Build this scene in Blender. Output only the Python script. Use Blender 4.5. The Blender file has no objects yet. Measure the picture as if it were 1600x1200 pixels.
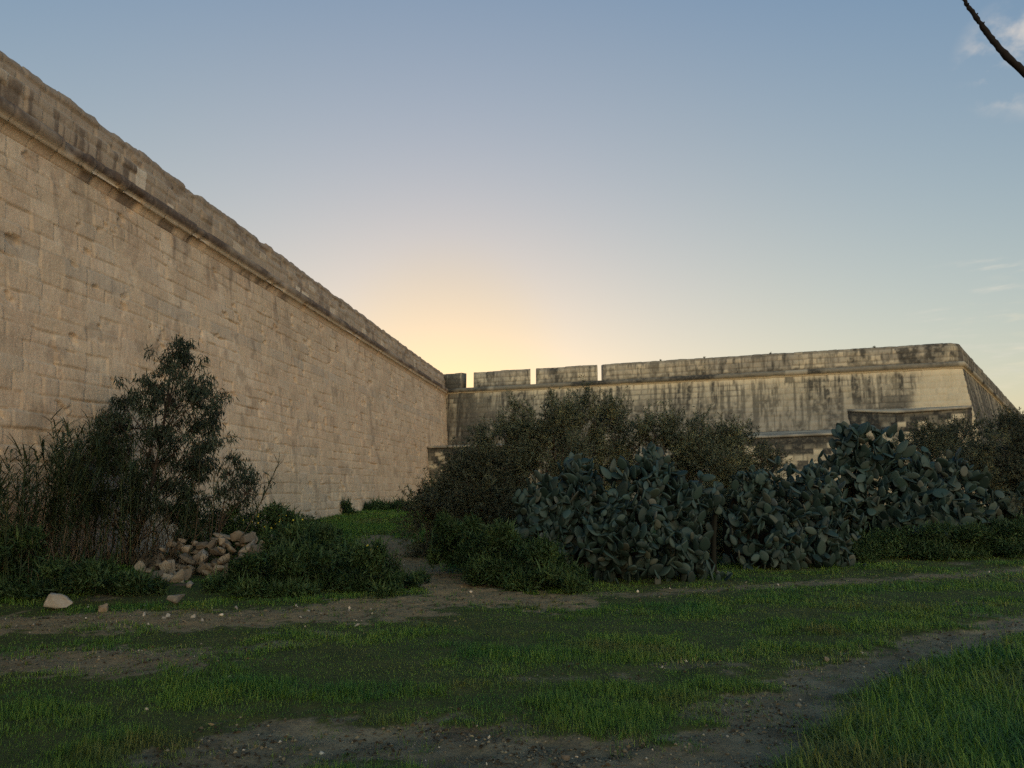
import bpy, math, random
import numpy as np
from mathutils import Vector, Matrix

R = math.radians
random.seed(7)
rng = np.random.default_rng(11)
sc = bpy.context.scene
COL = sc.collection

# ------------------------------------------------------------------ camera, sky, sun, exposure
CAM_Z, PITCH, FPX = 1.6, R(7.9), 1155.0          # FPX: focal length in pixels of the 1600 px wide photograph
cd = bpy.data.cameras.new('camera')
cam = bpy.data.objects.new('camera', cd)
COL.objects.link(cam)
cd.sensor_width = 36.0
cd.lens = 36.0 * FPX / 1600.0
cd.clip_start, cd.clip_end = 0.05, 5000.0
cam.location = (0, 0, CAM_Z)
cam.rotation_euler = (R(90) + PITCH, 0, 0)
sc.camera = cam


def ray(px, py):
    a, b, c = (px - 800.0), FPX, (600.0 - py)
    return np.array([a, b * math.cos(PITCH) - c * math.sin(PITCH), b * math.sin(PITCH) + c * math.cos(PITCH)])


def at_y(px, py, y):                              # the point seen at a pixel, y metres ahead
    d = ray(px, py)
    return d * (y / d[1]) + np.array([0, 0, CAM_Z])


def gp(px, py, z=0.0):                            # the point of the ground seen at a pixel
    d = ray(px, py)
    t = (z - CAM_Z) / d[2]
    return d[:2] * t


SKY_STRENGTH = 0.1
SUN_EL, SUN_AZ = R(0.3), R(-5.5)
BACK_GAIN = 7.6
w = bpy.data.worlds.new('World')
sc.world = w
w.use_nodes = True
nt = w.node_tree
N, LK = nt.nodes, nt.links
bg = N['Background']
sky = N.new('ShaderNodeTexSky')
sky.sky_type = 'NISHITA'
sky.sun_disc = False
sky.sun_elevation = SUN_EL
sky.sun_rotation = SUN_AZ
sky.air_density = 1.0
sky.dust_density = 1.0
sky.ozone_density = 1.0


def vmath(op, a, b=None, nodes=N, links=LK):
    n = nodes.new('ShaderNodeVectorMath')
    n.operation = op
    for i, v in enumerate((a, b)):
        if v is None:
            continue
        if isinstance(v, (tuple, list)):
            n.inputs[i].default_value = v
        else:
            links.new(v, n.inputs[i])
    return n


def fmath(op, a, b=None, nodes=N, links=LK, clamp=False):
    n = nodes.new('ShaderNodeMath')
    n.operation = op
    n.use_clamp = clamp
    for i, v in enumerate((a, b)):
        if v is None:
            continue
        if isinstance(v, (int, float)):
            n.inputs[i].default_value = v
        else:
            links.new(v, n.inputs[i])
    return n.outputs[0]


def mrange(v, a, b, c, d, nodes=N, links=LK, smooth=True):
    n = nodes.new('ShaderNodeMapRange')
    if smooth:
        n.interpolation_type = 'SMOOTHSTEP'
    links.new(v, n.inputs['Value'])
    for k, x in zip(('From Min', 'From Max', 'To Min', 'To Max'), (a, b, c, d)):
        n.inputs[k].default_value = x
    return n.outputs['Result']


# tone of the evening sky: soften the contrast of the physical sky (the photograph is tone-mapped)
s1 = vmath('SCALE', sky.outputs[0])
s1.inputs['Scale'].default_value = 0.1
gm = N.new('ShaderNodeGamma')
gm.inputs['Gamma'].default_value = 0.3
LK.new(s1.outputs[0], gm.inputs['Color'])
s2 = vmath('MULTIPLY', gm.outputs[0], (25.05, 25.15, 15.3))
s3 = vmath('ADD', s2.outputs[0], (-7.75, -7.26, -2.14))
s3 = vmath('MAXIMUM', s3.outputs[0], (0.02, 0.02, 0.02))
tc = N.new('ShaderNodeTexCoord')
sep = N.new('ShaderNodeSeparateXYZ')
LK.new(tc.outputs['Generated'], sep.inputs[0])
# a little less blue right round the sunset
dsun = ray(700, 560)
dsun = dsun / np.linalg.norm(dsun)
dts = vmath('DOT_PRODUCT', tc.outputs['Generated'], tuple(dsun))
for (a0, a1, tint) in ((26, 8, (-0.025, 0.0, 0.045)), (10, 0.5, (0.0, -0.03, -0.12))):
    warm = mrange(dts.outputs['Value'], math.cos(R(a0)), math.cos(R(a1)), 0, 1)
    wv = vmath('SCALE', tint)
    LK.new(warm, wv.inputs['Scale'])
    wv = vmath('ADD', wv.outputs[0], (1, 1, 1))
    s3 = vmath('MULTIPLY', s3.outputs[0], wv.outputs[0])
# thin evening clouds on the right
prev = s3.outputs[0]
for (px, py, a0, a1, sc_, zs, col, amt, th) in (
        (1594, 90, 3.9, 0.8, 13.0, 1.4, (7.0, 6.5, 6.0), 0.9, 0.42),
        (1575, 492, 6.5, 2.0, 12.0, 6.0, (7.4, 7.0, 6.0), 0.55, 0.52),
        (1640, 560, 7.0, 2.0, 14.0, 5.0, (8.2, 7.4, 5.6), 0.4, 0.52)):
    dv = ray(px, py)
    dv = dv / np.linalg.norm(dv)
    dt = vmath('DOT_PRODUCT', tc.outputs['Generated'], tuple(dv))
    near = mrange(dt.outputs['Value'], math.cos(R(a0)), math.cos(R(a1)), 0, 1)
    mp = vmath('MULTIPLY', tc.outputs['Generated'], (1, 1, zs))
    nz = N.new('ShaderNodeTexNoise')
    nz.inputs['Scale'].default_value = sc_
    nz.inputs['Detail'].default_value = 6
    nz.inputs['Roughness'].default_value = 0.58
    LK.new(mp.outputs[0], nz.inputs['Vector'])
    m = mrange(nz.outputs[0], th, th + 0.24, 0, amt)
    f = fmath('MULTIPLY', near, m)
    mx = N.new('ShaderNodeMix')
    mx.data_type = 'RGBA'
    LK.new(f, mx.inputs['Factor'])
    LK.new(prev, mx.inputs[6])
    mx.inputs[7].default_value = (*col, 1)
    prev = mx.outputs[2]
# warm brightness added low in the unseen sky behind the viewer, to light the walls
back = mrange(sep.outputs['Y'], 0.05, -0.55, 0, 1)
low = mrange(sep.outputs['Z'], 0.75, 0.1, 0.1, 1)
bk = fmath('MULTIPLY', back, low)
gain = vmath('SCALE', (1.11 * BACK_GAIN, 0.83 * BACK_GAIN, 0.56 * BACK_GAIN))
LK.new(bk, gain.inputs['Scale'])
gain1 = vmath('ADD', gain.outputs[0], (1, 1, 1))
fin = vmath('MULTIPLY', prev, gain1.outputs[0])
# warm gain added to the out-of-frame overhead sky, to brighten and warm the ground
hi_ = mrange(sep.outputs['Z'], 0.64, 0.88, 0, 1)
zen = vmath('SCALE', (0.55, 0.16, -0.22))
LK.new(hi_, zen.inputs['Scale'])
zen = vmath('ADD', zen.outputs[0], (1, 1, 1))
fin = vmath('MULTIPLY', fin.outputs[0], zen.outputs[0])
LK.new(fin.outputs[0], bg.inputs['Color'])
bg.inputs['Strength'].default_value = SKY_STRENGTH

sl = bpy.data.lights.new('sun', 'SUN')
sl.energy = 2.0
sl.angle = R(0.5)
sl.color = (1.0, 0.86, 0.68)
sun = bpy.data.objects.new('sun', sl)
COL.objects.link(sun)
sd = Vector((math.sin(SUN_AZ) * math.cos(SUN_EL), math.cos(SUN_AZ) * math.cos(SUN_EL), math.sin(SUN_EL)))
sun.rotation_euler = sd.to_track_quat('Z', 'Y').to_euler()
sun.location = (0, 60, 30)

sc.view_settings.view_transform = 'Standard'
sc.view_settings.look = 'None'
sc.view_settings.exposure = 0.0
sc.view_settings.gamma = 1.0
sc.render.engine = 'CYCLES'
sc.cycles.max_bounces = 5
sc.cycles.diffuse_bounces = 3
sc.cycles.use_denoising = False


# ------------------------------------------------------------------ helpers: noise, meshes, tags
def _h(ix, iy, seed):
    ix = ix.astype(np.int64).astype(np.uint64)
    iy = iy.astype(np.int64).astype(np.uint64)
    h = ix * np.uint64(374761393) + iy * np.uint64(668265263) + np.uint64((seed * 2246822519 + 97) & 0xffffffff)
    h &= np.uint64(0xffffffff)
    h = ((h ^ (h >> np.uint64(13))) * np.uint64(1274126177)) & np.uint64(0xffffffff)
    h ^= h >> np.uint64(16)
    return (h & np.uint64(0xffffff)).astype(np.float64) / float(0xffffff)


def vnoise(x, y, seed=0):
    x = np.asarray(x, float)
    y = np.asarray(y, float)
    x, y = np.broadcast_arrays(x, y)
    ix, iy = np.floor(x), np.floor(y)
    fx, fy = x - ix, y - iy
    fx = fx * fx * (3 - 2 * fx)
    fy = fy * fy * (3 - 2 * fy)
    a, b = _h(ix, iy, seed), _h(ix + 1, iy, seed)
    c, d = _h(ix, iy + 1, seed), _h(ix + 1, iy + 1, seed)
    return (a + (b - a) * fx) * (1 - fy) + (c + (d - c) * fx) * fy


def fbm(x, y, seed=0, oct=4):                     # 0 .. 1, mean 0.5
    t, a, s = 0.0, 0.5, 0.0
    for o in range(oct):
        t = t + a * vnoise(np.asarray(x) * 2 ** o + 17.3 * o, np.asarray(y) * 2 ** o - 9.1 * o, seed + o * 13)
        s += a
        a *= 0.55
    return t / s


def sstep(a, b, x):
    t = np.clip((np.asarray(x, float) - a) / (b - a), 0, 1)
    return t * t * (3 - 2 * t)


def mk_mesh(name, verts, facesets, attrs=None, smooth=False):
    """facesets: list of (n,k) int arrays and / or lists of index lists"""
    me = bpy.data.meshes.new(name)
    verts = np.asarray(verts, np.float32)
    loops, totals = [], []
    for f in facesets:
        if isinstance(f, np.ndarray):
            if len(f) == 0:
                continue
            loops.append(f.reshape(-1))
            totals.append(np.full(len(f), f.shape[1], np.int32))
        else:
            for g in f:
                loops.append(np.asarray(g, np.int32))
                totals.append(np.array([len(g)], np.int32))
    loops = np.concatenate(loops).astype(np.int32)
    totals = np.concatenate(totals)
    starts = np.concatenate([[0], np.cumsum(totals)[:-1]]).astype(np.int32)
    me.vertices.add(len(verts))
    me.vertices.foreach_set('co', verts.reshape(-1))
    me.loops.add(len(loops))
    me.loops.foreach_set('vertex_index', loops)
    me.polygons.add(len(totals))
    me.polygons.foreach_set('loop_start', starts)
    me.polygons.foreach_set('loop_total', totals)
    if smooth:
        me.polygons.foreach_set('use_smooth', np.ones(len(totals), bool))
    for k, v in (attrs or {}).items():
        at = me.attributes.new(k, 'FLOAT', 'POINT')
        at.data.foreach_set('value', np.asarray(v, np.float32).reshape(-1))
    me.update(calc_edges=True)
    me.validate()
    return me


def link(name, me, mat=None, parent=None):
    o = bpy.data.objects.new(name, me)
    COL.objects.link(o)
    if mat is not None and me is not None and not me.materials:
        me.materials.append(mat)
    if parent is not None:
        o.parent = parent
    return o


def tag(o, label=None, cat=None, group=None, kind=None):
    if label:
        o['label'] = label
    if cat:
        o['category'] = cat
    if group:
        o['group'] = group
    if kind:
        o['kind'] = kind
    return o


def empty(name, loc=(0, 0, 0), rz=0.0):
    o = bpy.data.objects.new(name, None)
    o.empty_display_size = 0.2
    COL.objects.link(o)
    o.location = loc
    o.rotation_euler = (0, 0, rz)
    return o


class MB:                                         # collects pieces of one mesh
    def __init__(s):
        s.v, s.f, s.r, s.n = [], [], [], 0

    def add(s, v, fs, r=None):
        v = np.asarray(v, float)
        s.v.append(v)
        for f in fs:
            s.f.append(np.asarray(f, np.int64) + s.n)
        s.r.append(np.full(len(v), random.random()) if r is None else np.broadcast_to(np.asarray(r, float), (len(v),)))
        s.n += len(v)

    def build(s, name, mat, parent=None, smooth=True, origin=None):
        v = np.concatenate(s.v)
        if origin is not None:
            v = v - np.asarray(origin)
        return link(name, mk_mesh(name, v, s.f, {'rnd': np.concatenate(s.r)}, smooth), mat, parent)


def tube(mb, pts, rad, sides=6, r=None, cap=True):
    pts = np.asarray(pts, float)
    n = len(pts)
    rad = np.broadcast_to(np.asarray(rad, float), (n,))
    tg = np.gradient(pts, axis=0)
    tg /= np.linalg.norm(tg, axis=1, keepdims=True) + 1e-9
    up = np.array([0.0, 0, 1]) if abs(tg[0][2]) < 0.9 else np.array([1.0, 0, 0])
    s1_ = np.cross(tg, up)
    s1_ /= np.linalg.norm(s1_, axis=1, keepdims=True) + 1e-9
    s2_ = np.cross(tg, s1_)
    a = np.linspace(0, 2 * np.pi, sides, endpoint=False)
    v = pts[:, None, :] + rad[:, None, None] * (np.cos(a)[None, :, None] * s1_[:, None, :] + np.sin(a)[None, :, None] * s2_[:, None, :])
    idx = np.arange(n * sides).reshape(n, sides)
    q = np.stack([idx[:-1], np.roll(idx, -1, 1)[:-1], np.roll(idx, -1, 1)[1:], idx[1:]], -1).reshape(-1, 4)
    fs = [q]
    if cap:
        fs += [idx[0][None, ::-1], idx[-1][None, :]]
    mb.add(v.reshape(-1, 3), fs, r)


def unit(v):
    return v / (np.linalg.norm(v, axis=-1, keepdims=True) + 1e-9)


def leaf_mesh(name, P, D, L, W, bend=0.15, r=None, side=None):
    """lens-shaped leaves with a fold: P base points, D directions, L lengths, W widths"""
    n = len(P)
    D = unit(D)
    if side is None:
        side = unit(np.cross(D, rng.normal(size=(n, 3))))
    nrm = np.cross(side, D)
    L = np.broadcast_to(L, (n,))[:, None]
    W = np.broadcast_to(W, (n,))[:, None]
    m = P + D * L * 0.45
    v = np.stack([P, m + side * W * 0.5 + nrm * W * 0.2, P + D * L + nrm * L * -bend, m - side * W * 0.5 + nrm * W * 0.2], 1).reshape(-1, 3)
    f = np.arange(n * 4).reshape(n, 4)
    rr = np.repeat(rng.random(n) if r is None else r, 4)
    return mk_mesh(name, v, [f], {'rnd': rr})


def strip_mesh(name, P, D, L, W, droop, segs=3, r=None):
    """long arching blades (grass, reed leaves)"""
    n = len(P)
    D = unit(D)
    side = np.cross(D, np.array([0, 0, 1.0]))
    side = unit(side + 1e-4 * rng.normal(size=(n, 3)))
    L = np.broadcast_to(L, (n,))[:, None]
    W = np.broadcast_to(W, (n,))[:, None]
    droop = np.broadcast_to(droop, (n,))[:, None]
    rows = []
    for k in range(segs):
        t = k / segs
        c = P + D * L * t
        c = c + np.array([0, 0, -1.0]) * droop * L * t * t
        wd = W * (0.75 + 0.5 * t) * (1 - t) ** 0.6 if k else W * 0.6
        rows += [c - side * wd * 0.5, c + side * wd * 0.5]
    tip = P + D * L + np.array([0, 0, -1.0]) * droop * L
    rows.append(tip)
    v = np.stack(rows, 1)
    nv = 2 * segs + 1
    base = (np.arange(n) * nv)[:, None]
    q = [base + np.array([[2 * k, 2 * k + 1, 2 * k + 3, 2 * k + 2]]) for k in range(segs - 1)]
    t = base + np.array([[2 * segs - 2, 2 * segs - 1, 2 * segs]])
    rr = np.repeat(rng.random(n) if r is None else r, nv)
    hh = np.tile(np.concatenate([np.repeat(np.arange(segs) / segs, 2), [1.0]]), n)
    return mk_mesh(name, v.reshape(-1, 3), [np.concatenate(q), t] if q else [t], {'rnd': rr, 'along': hh})


# ------------------------------------------------------------------ materials
def new_mat(name):
    m = bpy.data.materials.new(name)
    m.use_nodes = True
    nt_ = m.node_tree
    return m, nt_, nt_.nodes, nt_.links, nt_.nodes['Principled BSDF']


def attr(nodes, name):
    a = nodes.new('ShaderNodeAttribute')
    a.attribute_name = name
    return a.outputs['Fac']


def ramp(nodes, links, fac, stops):
    r_ = nodes.new('ShaderNodeValToRGB')
    el = r_.color_ramp.elements
    while len(el) < len(stops):
        el.new(0.5)
    for e, (p, c) in zip(el, stops):
        e.position = p
        e.color = (*c, 1)
    links.new(fac, r_.inputs[0])
    return r_.outputs[0]


def mix(nodes, links, fac, a, b, mode='MIX'):
    m = nodes.new('ShaderNodeMix')
    m.data_type = 'RGBA'
    m.blend_type = mode
    m.clamp_factor = True
    for sock, v in ((m.inputs[0], fac), (m.inputs[6], a), (m.inputs[7], b)):
        if isinstance(v, (int, float)):
            sock.default_value = v
        elif isinstance(v, (tuple, list)):
            sock.default_value = (*v, 1)
        else:
            links.new(v, sock)
    return m.outputs[2]


def noise(nodes, links, scale, detail=5, rough=0.55, vec=None, stretch=None):
    t = nodes.new('ShaderNodeTexNoise')
    t.inputs['Scale'].default_value = scale
    t.inputs['Detail'].default_value = detail
    t.inputs['Roughness'].default_value = rough
    g = nodes.new('ShaderNodeNewGeometry')
    src = g.outputs['Position']
    if stretch:
        src = vmath('MULTIPLY', src, stretch, nodes, links).outputs[0]
    links.new(src, t.inputs['Vector'])
    return t.outputs[0]


def bump(nodes, links, bsdf, h, dist, strength=1.0):
    b = nodes.new('ShaderNodeBump')
    b.inputs['Distance'].default_value = dist
    b.inputs['Strength'].default_value = strength
    links.new(h, b.inputs['Height'])
    links.new(b.outputs[0], bsdf.inputs['Normal'])


def stone_mat(name, tones, joint, stain, pale, grey, warm=(0.36, 0.24, 0.14)):
    m, t, n, l, b = new_mat(name)
    c = ramp(n, l, attr(n, 'tone'), [(i / (len(tones) - 1), x) for i, x in enumerate(tones)])
    nz = noise(n, l, 1.1, 6, 0.6)
    c = mix(n, l, mrange(nz, 0.4, 0.7, 0, 0.65, n, l), c, warm)
    nz2 = noise(n, l, 9.0, 6, 0.65, stretch=(1, 1, 0.35))
    c = mix(n, l, mrange(nz2, 0.48, 0.75, 0, 0.38, n, l), c, (0.5 * tones[0][0], 0.5 * tones[0][1], 0.5 * tones[0][2]))
    nz3 = noise(n, l, 26.0, 4, 0.6)
    c = mix(n, l, mrange(nz3, 0.5, 0.75, 0, 0.55, n, l), c, tuple(min(1, 1.35 * x) for x in tones[-1]))
    c = mix(n, l, attr(n, 'grey'), c, grey)
    c = mix(n, l, attr(n, 'pale'), c, pale)
    c = mix(n, l, attr(n, 'joint'), c, joint)
    nz4 = noise(n, l, 7.0, 5, 0.7)
    st = fmath('MULTIPLY', attr(n, 'stain'), mrange(nz4, 0.25, 0.55, 0.7, 1.0, n, l), n, l, True)
    c = mix(n, l, st, c, stain)
    l.new(c, b.inputs['Base Color'])
    b.inputs['Roughness'].default_value = 0.95
    b.inputs['Specular IOR Level'].default_value = 0.15
    bump(n, l, b, noise(n, l, 22.0, 7, 0.7), 0.02, 0.8)
    return m


M_WALL = stone_mat('limestone_wall', [(0.42, 0.32, 0.215), (0.51, 0.395, 0.27), (0.55, 0.425, 0.29), (0.63, 0.505, 0.36)],
                   (0.43, 0.35, 0.25), (0.085, 0.062, 0.05), (0.62, 0.54, 0.42), (0.36, 0.31, 0.245), (0.50, 0.365, 0.25))
M_BAST = stone_mat('weathered_limestone', [(0.34, 0.30, 0.215), (0.41, 0.365, 0.265), (0.465, 0.415, 0.30), (0.54, 0.475, 0.34)],
                   (0.13, 0.115, 0.09), (0.036, 0.036, 0.033), (0.56, 0.48, 0.33), (0.20, 0.19, 0.165), (0.40, 0.34, 0.22))


def foliage_mat(name, stops, rough=0.6, transl=0.25, spec=0.25):
    m, t, n, l, b = new_mat(name)
    c = ramp(n, l, attr(n, 'rnd'), stops)
    nz = noise(n, l, 1.7, 4, 0.6)
    c = mix(n, l, mrange(nz, 0.35, 0.7, 0.0, 0.75, n, l), c, stops[0][1])
    l.new(c, b.inputs['Base Color'])
    b.inputs['Roughness'].default_value = rough
    b.inputs['Specular IOR Level'].default_value = spec
    if transl:
        tr = n.new('ShaderNodeBsdfTranslucent')
        l.new(c, tr.inputs['Color'])
        ms = n.new('ShaderNodeMixShader')
        ms.inputs[0].default_value = transl
        l.new(b.outputs[0], ms.inputs[1])
        l.new(tr.outputs[0], ms.inputs[2])
        l.new(ms.outputs[0], n['Material Output'].inputs['Surface'])
    return m


M_EUC = foliage_mat('eucalyptus_leaf', [(0, (0.022, 0.034, 0.020)), (0.6, (0.040, 0.058, 0.036)), (1, (0.075, 0.095, 0.062))])
M_REED = foliage_mat('reed_leaf', [(0, (0.020, 0.034, 0.014)), (0.6, (0.040, 0.060, 0.026)), (1, (0.085, 0.100, 0.046))])
M_DRY = foliage_mat('dry_reed', [(0, (0.045, 0.034, 0.020)), (0.6, (0.080, 0.060, 0.036)), (1, (0.16, 0.125, 0.075))], 0.8, 0.1)
M_WATTLE = foliage_mat('wattle_leaf', [(0, (0.046, 0.056, 0.034)), (0.45, (0.092, 0.106, 0.064)), (0.85, (0.155, 0.165, 0.088)), (1, (0.22, 0.205, 0.090))])
M_WATTLE2 = foliage_mat('dark_shrub_leaf', [(0, (0.034, 0.041, 0.026)), (0.6, (0.068, 0.078, 0.048)), (1, (0.14, 0.145, 0.072))])
M_WEED = foliage_mat('weed_leaf', [(0, (0.020, 0.042, 0.015)), (0.6, (0.038, 0.076, 0.026)), (1, (0.078, 0.130, 0.042))])


def grass_mat():
    m, t, n, l, b = new_mat('grass_blade')
    c = ramp(n, l, attr(n, 'rnd'), [(0, (0.036, 0.080, 0.012)), (0.45, (0.074, 0.148, 0.019)), (0.82, (0.132, 0.210, 0.032)), (0.93, (0.24, 0.21, 0.085)), (1, (0.36, 0.30, 0.15))])
    n1 = noise(n, l, 0.75, 4, 0.6)
    c = mix(n, l, mrange(n1, 0.50, 0.66, 0, 0.75, n, l), c, (0.120, 0.118, 0.034))
    c = mix(n, l, mrange(n1, 0.47, 0.36, 0, 0.7, n, l), c, (0.036, 0.110, 0.022))
    l.new(c, b.inputs['Base Color'])
    b.inputs['Roughness'].default_value = 0.55
    b.inputs['Specular IOR Level'].default_value = 0.3
    tr = n.new('ShaderNodeBsdfTranslucent')
    l.new(c, tr.inputs['Color'])
    ms = n.new('ShaderNodeMixShader')
    ms.inputs[0].default_value = 0.3
    l.new(b.outputs[0], ms.inputs[1])
    l.new(tr.outputs[0], ms.inputs[2])
    l.new(ms.outputs[0], n['Material Output'].inputs['Surface'])
    return m


M_GRASS = grass_mat()
M_BARK = foliage_mat('bark', [(0, (0.045, 0.034, 0.026)), (1, (0.10, 0.078, 0.060))], 0.9, 0)
M_BRANCH = foliage_mat('dark_bark', [(0, (0.012, 0.010, 0.009)), (1, (0.025, 0.021, 0.019))], 0.9, 0, 0.1)


def pad_mat():
    m, t, n, l, b = new_mat('cactus_pad')
    oi = n.new('ShaderNodeObjectInfo')
    rnd = fmath('FRACT', fmath('ADD', oi.outputs['Random'], attr(n, 'rnd'), n, l), None, n, l)
    c = ramp(n, l, rnd, [(0, (0.006, 0.017, 0.014)), (0.4, (0.012, 0.029, 0.025)), (0.7, (0.025, 0.052, 0.045)), (0.9, (0.042, 0.066, 0.056)), (0.96, (0.040, 0.050, 0.036)), (1, (0.080, 0.092, 0.082))])
    tcx = n.new('ShaderNodeTexCoord')
    v = n.new('ShaderNodeTexVoronoi')
    v.inputs['Scale'].default_value = 26
    l.new(tcx.outputs['Object'], v.inputs['Vector'])
    dots = mrange(v.outputs['Distance'], 0.0, 0.28, 0.55, 0, n, l)
    c = mix(n, l, dots, c, (0.06, 0.062, 0.048))
    nz = noise(n, l, 5.0, 5, 0.65)
    c = mix(n, l, mrange(nz, 0.5, 0.75, 0, 0.6, n, l), c, (0.022, 0.029, 0.025))
    l.new(c, b.inputs['Base Color'])
    b.inputs['Roughness'].default_value = 0.62
    b.inputs['Specular IOR Level'].default_value = 0.3
    return m


M_PAD = pad_mat()
M_CSTEM = foliage_mat('cactus_wood', [(0, (0.012, 0.013, 0.010)), (1, (0.026, 0.027, 0.021))], 0.9, 0, 0.1)


def flower_mat():
    m, t, n, l, b = new_mat('yellow_petal')
    l.new(ramp(n, l, attr(n, 'rnd'), [(0, (0.50, 0.38, 0.02)), (1, (0.70, 0.60, 0.06))]), b.inputs['Base Color'])
    b.inputs['Roughness'].default_value = 0.7
    return m


M_FLOWER = flower_mat()


def rock_mat():
    m, t, n, l, b = new_mat('rubble_stone')
    oi = n.new('ShaderNodeObjectInfo')
    c = ramp(n, l, oi.outputs['Random'], [(0, (0.10, 0.084, 0.064)), (0.4, (0.175, 0.143, 0.104)), (0.75, (0.25, 0.20, 0.142)), (1, (0.31, 0.26, 0.20))])
    nz = noise(n, l, 4.0, 6, 0.65)
    c = mix(n, l, mrange(nz, 0.4, 0.75, 0, 0.75, n, l), c, (0.11, 0.085, 0.06))
    nz2 = noise(n, l, 18.0, 5, 0.6)
    c = mix(n, l, mrange(nz2, 0.5, 0.8, 0, 0.5, n, l), c, (0.36, 0.29, 0.20))
    c = mix(n, l, 1.0, c, oi.outputs['Color'], 'MULTIPLY')
    l.new(c, b.inputs['Base Color'])
    b.inputs['Roughness'].default_value = 0.95
    b.inputs['Specular IOR Level'].default_value = 0.15
    bump(n, l, b, noise(n, l, 14.0, 7, 0.7), 0.03, 0.8)
    return m


M_ROCK = rock_mat()


def ground_mat():
    m, t, n, l, b = new_mat('soil_and_turf')
    bare = attr(n, 'bare')
    nz = noise(n, l, 2.2, 7, 0.65)
    nzf = noise(n, l, 24.0, 6, 0.7)
    soil = ramp(n, l, nz, [(0.3, (0.095, 0.078, 0.048)), (0.5, (0.170, 0.140, 0.088)), (0.7, (0.26, 0.215, 0.135))])
    soil = mix(n, l, mrange(noise(n, l, 1.3, 4, 0.6), 0.55, 0.7, 0, 0.45, n, l), soil, (0.090, 0.056, 0.038))
    gravel = ramp(n, l, nzf, [(0.3, (0.145, 0.100, 0.052)), (0.55, (0.28, 0.200, 0.105)), (0.75, (0.42, 0.32, 0.18))])
    soil = mix(n, l, attr(n, 'gravel'), soil, gravel)
    soil = mix(n, l, mrange(nzf, 0.52, 0.75, 0, 0.5, n, l), soil, (0.035, 0.028, 0.023))
    turf = ramp(n, l, nz, [(0.3, (0.045, 0.056, 0.018)), (0.6, (0.078, 0.082, 0.028)), (0.8, (0.125, 0.110, 0.050))])
    f = fmath('ADD', bare, fmath('MULTIPLY', fmath('SUBTRACT', nzf, 0.5, n, l), 0.9, n, l), n, l)
    c = mix(n, l, mrange(f, 0.3, 0.6, 0, 1, n, l), turf, soil)
    c = mix(n, l, mrange(noise(n, l, 60.0, 4, 0.7), 0.5, 0.7, 0, 0.5, n, l), c, (0.040, 0.034, 0.024))
    l.new(c, b.inputs['Base Color'])
    b.inputs['Roughness'].default_value = 0.97
    b.inputs['Specular IOR Level'].default_value = 0.1
    bump(n, l, b, nzf, 0.03, 0.9)
    return m


M_GROUND = ground_mat()

# ------------------------------------------------------------------ the ground
RUBBLE = gp(330, 890)


def seg_dist(x, y, pts):
    best = np.full(np.shape(x), 1e9)
    for (x0, y0), (x1, y1) in zip(pts[:-1], pts[1:]):
        dx, dy = x1 - x0, y1 - y0
        t = np.clip(((x - x0) * dx + (y - y0) * dy) / (dx * dx + dy * dy), 0, 1)
        best = np.minimum(best, np.hypot(x - x0 - t * dx, y - y0 - t * dy))
    return best


TRACK = [gp(*p) for p in ((1080, 1230), (1180, 1130), (1300, 1062), (1480, 1006), (1620, 977), (1800, 945), (2100, 905))]
TRACK2 = [gp(*p) for p in ((1120, 1215), (900, 1185), (640, 1150), (470, 1150), (330, 1190))]
FAINT = [gp(*p) for p in ((560, 950), (760, 936), (1000, 930), (1300, 912), (1600, 893), (1900, 875))]
TRAIL = [gp(*p) for p in ((860, 945), (720, 925), (655, 900), (625, 875), (600, 850))]
MOUTH = [gp(*p) for p in ((585, 945), (700, 938), (850, 941))]
BARE_L = [gp(*p) for p in ((-250, 985), (100, 972), (350, 968), (620, 955))]
BARE_L2 = [gp(*p) for p in ((-200, 1050), (60, 1040), (250, 1032))]


EDGE = np.array([gp(*p) for p in ((1225, 1240), (1262, 1180), (1300, 1135), (1345, 1092), (1430, 1050), (1530, 1015), (1640, 988), (1900, 950))])


def lush(x, y):                                    # the tall grass in the corner right of the track
    xl = np.interp(y, EDGE[:, 1], EDGE[:, 0])
    return sstep(-0.12, 0.22, x - xl + 0.5 * (fbm(x * 2.5, y * 2.5, 29, 3) - 0.5)) * sstep(EDGE[-1, 1], EDGE[-1, 1] - 0.5, y)


def masks(x, y):
    n1 = fbm(x * 0.9, y * 1.3, 5, 4) - 0.5
    n2 = fbm(x * 3.5, y * 4.5, 9, 3) - 0.5
    n3 = fbm(x * 9.0, y * 11.0, 19, 2) - 0.5
    wob = n1 * 1.0 + n2 * 0.9 + n3 * 1.1

    def cap(p, wd, soft=0.3):
        d = seg_dist(x, y, p) + wob * wd * 1.2
        return 1 - sstep(wd - soft, wd + soft, d)
    track = cap(TRACK, 0.37, 0.26)
    track2 = cap(TRACK2, 0.40, 0.36) * 0.97
    faint = cap(FAINT, 0.40, 0.55) * 0.62
    trail = np.maximum(cap(TRAIL, 0.66, 0.24), cap(MOUTH, 0.70, 0.35))
    bl = cap(BARE_L, 0.66, 0.55) * 0.88
    bl2 = cap(BARE_L2, 0.50, 0.45) * 0.86
    spots = sstep(0.66, 0.76, fbm(x * 0.55 + 3.1, y * 0.9, 21, 4)) * 0.5
    path = np.maximum.reduce([track, track2])
    lu = lush(x, y)
    track, track2, spots = track * (1 - lu), track2 * (1 - lu), spots * (1 - lu)
    path = path * (1 - lu)
    bare = np.maximum.reduce([track, track2, faint, trail, bl, bl2, spots])
    gravel = np.maximum.reduce([faint, trail, bl, bl2 * 0.6])
    return bare, path, gravel


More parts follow.
